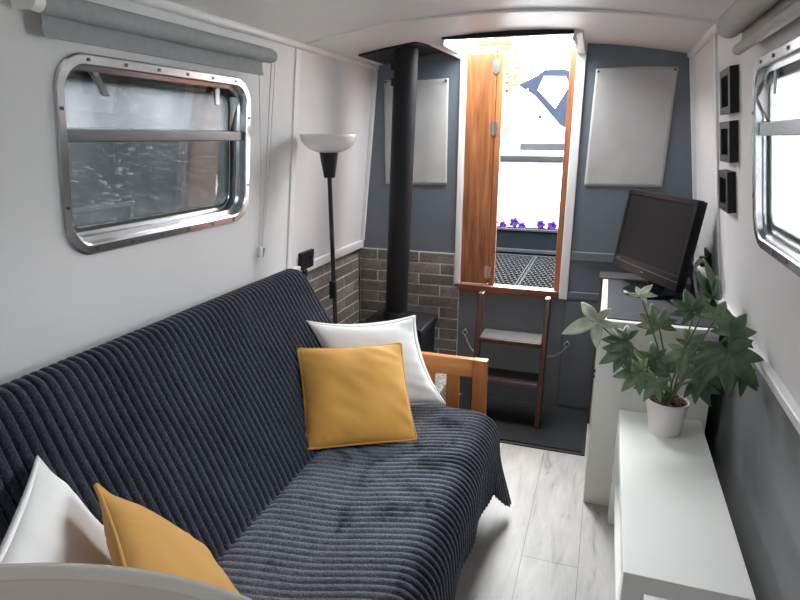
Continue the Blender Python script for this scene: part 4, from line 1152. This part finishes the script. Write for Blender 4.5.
# left of the boat: neighbouring dark hull and a hedge bank
root = thing('narrowboat', (-3.2, 1.2, 0), 'dark slate blue boat moored alongside, seen through the left window', 'boat')
bm = bmesh.new(); bx(bm, -4.6, -2.75, -4, 4.9, -.4, 1.30); finish('cabin', bm, M['boat_blue'], root, bevel=.02)
bm = bmesh.new(); bx(bm, -4.62, -2.72, -4.02, 4.92, 1.30, 1.335); finish('roof', bm, M['boat_roof'], root, bevel=.01)
bm = bmesh.new(); bx(bm, -2.75, -2.70, -4, 4.9, .93, .965); finish('gunwale_strip', bm, M['boat_roof'], root, bevel=.004)
for yc in (.6, 3.95):
    bm = bmesh.new()
    Tn = lambda u, v, w: Vector((-2.75 + w, u, v))
    ring_sweep(bm, [(rrect(yc - .30, yc + .30, .99, 1.25, .06), 0), (rrect(yc - .30, yc + .30, .99, 1.25, .06), .02), (rrect(yc - .26, yc + .26, 1.02, 1.22, .05), .02), (rrect(yc - .26, yc + .26, 1.02, 1.22, .05), 0)], Tn)
    w_ = finish('window_frame', bm, M['boat_white'], root)
    bm = bmesh.new(); prism(bm, rrect(yc - .27, yc + .27, 1.01, 1.23, .05), .002, .006, Tn); finish('pane', bm, M['gloss_black'], w_)
bm = bmesh.new(); bmesh.ops.create_grid(bm, x_segments=120, y_segments=40, size=1)
for v in bm.verts:
    y, z = 2 + v.co.x * 22, 2.2 + v.co.y * 2.5
    d = noise.noise((y * .8, z * .8, 1)) * .7 + noise.noise((y * 3, z * 3, 2)) * .25 + noise.noise((y * 9, z * 9, 5)) * .10
    v.co = Vector((-7.2 + d - .25 * max(0, z - 2.5), y, z + (.5 * noise.noise((y * .5, 3, 7)) if z > 3.5 else 0)))
r_ = bmesh.ops.extrude_face_region(bm, geom=bm.faces[:])
for v in [g for g in r_['geom'] if isinstance(g, bmesh.types.BMVert)]: v.co.x -= 1.6
tag(finish('hedge', bm, M['hedge'], smooth=True), 'tall grey-green hedge on the bank beyond the left window', 'hedge')

# canal, banks
bm = bmesh.new(); bx(bm, -40, 40, -30, 40, -.45, -.35); struct(finish('ground', bm, M['water']))
bm = bmesh.new(); bx(bm, .95, 9, -12, 24, -.35, .35); struct(finish('quay', bm, M['quay']))
bm = bmesh.new(); bx(bm, -12, -6.4, -14, 24, -.35, .25); struct(finish('bank', bm, M['hedge']))
root = thing('shed', (8, 6, .35), 'long pale shed across the quay beyond the right window', 'building')
bm = bmesh.new(); bx(bm, 6.5, 8.9, -6, 18, .35, 1.55); finish('wall', bm, M['render_wall'], root)
bm = bmesh.new(); bx(bm, 6.3, 8.95, -6.2, 18.2, 1.55, 1.68); finish('roof', bm, M['quay'], root)
root = thing('marina_post', (2.4, 3.0, .35), 'pale service post on the quay beyond the right window', 'post')
bm = bmesh.new(); bx(bm, 2.33, 2.47, 3.25, 3.45, .35, 1.33); finish('column', bm, M['panel_white'], root, bevel=.01)
bm = bmesh.new(); bx(bm, 2.32, 2.48, 3.24, 3.46, 1.33, 1.36); finish('cap', bm, M['quay'], root, bevel=.01)

# ------------------------------------------------------------------ light: overcast sky
SKY = (1.2, 6.0)
w = bpy.data.worlds.new('overcast_sky'); SC.world = w; w.use_nodes = True
nt = w.node_tree; bg = nt.nodes['Background']
tc = nt.nodes.new('ShaderNodeTexCoord'); sp = nt.nodes.new('ShaderNodeSeparateXYZ'); nt.links.new(tc.outputs['Generated'], sp.inputs[0])
r = ramp(nt, [(.0, (.88, .90, .93)), (.55, (.95, .965, .985)), (1.0, (1.0, 1.0, .99))])
nt.links.new(sp.outputs['Z'], r.inputs[0]); nt.links.new(r.outputs[0], bg.inputs['Color'])
# thin cloud: brightest round the veiled sun, off to the right
dp = N(nt, 'ShaderNodeVectorMath', operation='DOT_PRODUCT'); dp.inputs[1].default_value = Vector((-.05, .35, .90)).normalized()
nt.links.new(tc.outputs['Generated'], dp.inputs[0])
mr = N(nt, 'ShaderNodeMapRange'); mr.inputs['From Min'].default_value = -.35; mr.inputs['From Max'].default_value = 1.0
mr.inputs['To Min'].default_value = SKY[0]; mr.inputs['To Max'].default_value = SKY[1]; mr.interpolation_type = 'SMOOTHSTEP'
nt.links.new(dp.outputs['Value'], mr.inputs['Value']); nt.links.new(mr.outputs[0], bg.inputs['Strength'])

def portal(name, c, n, sx, sy, up=(0, 0, 1)):
    L = bpy.data.lights.new(name, 'AREA'); L.shape = 'RECTANGLE'; L.size = sx; L.size_y = sy; L.cycles.is_portal = True
    o = bpy.data.objects.new(name, L); COL.objects.link(o); o.location = c
    o.rotation_euler = Vector(n).to_track_quat('-Z', 'Y').to_euler()
portal('sky_portal_left', (-1.33, 1.53, 1.36), (1, 0, 0), .85, .52)
portal('sky_portal_right', (.46, 1.43, 1.37), (-1, 0, 0), .85, .52)
portal('sky_portal_door', (-.45, 3.17, 1.25), (0, -1, 0), .55, 1.25)
portal('sky_portal_hatch', (-.46, 2.95, 1.90), (0, 0, -1), .56, .40)
portal('sky_portal_rear', (-.42, YF - .05, 1.315), (0, 1, 0), .64, .56)

# ------------------------------------------------------------------ camera
cam = bpy.data.cameras.new('camera'); cam.sensor_width = 36; cam.lens = 27.0; cam.clip_start = .02
co = bpy.data.objects.new('camera', cam); COL.objects.link(co); SC.camera = co
yaw, pitch, roll = -0.327747306, -0.266175771, 0.0044144491
f = Vector((math.sin(yaw) * math.cos(pitch), math.cos(yaw) * math.cos(pitch), math.sin(pitch)))
r_ = Vector((math.cos(yaw), -math.sin(yaw), 0)); u_ = r_.cross(f)
r2 = r_ * math.cos(roll) + u_ * math.sin(roll); u2 = -r_ * math.sin(roll) + u_ * math.cos(roll)
mw = Matrix((r2, u2, -f)).transposed().to_4x4(); mw.translation = (0, 0, 1.413); co.matrix_world = mw

SC.view_settings.view_transform = 'Standard'; SC.view_settings.look = 'None'
SC.view_settings.gamma = 1; SC.view_settings.use_curve_mapping = False
SC.view_settings.exposure = 2.65
SC.cycles.use_denoising = True
SC.cycles.max_bounces = 12; SC.cycles.diffuse_bounces = 8; SC.cycles.transparent_max_bounces = 12
SC.cycles.sample_clamp_indirect = 8
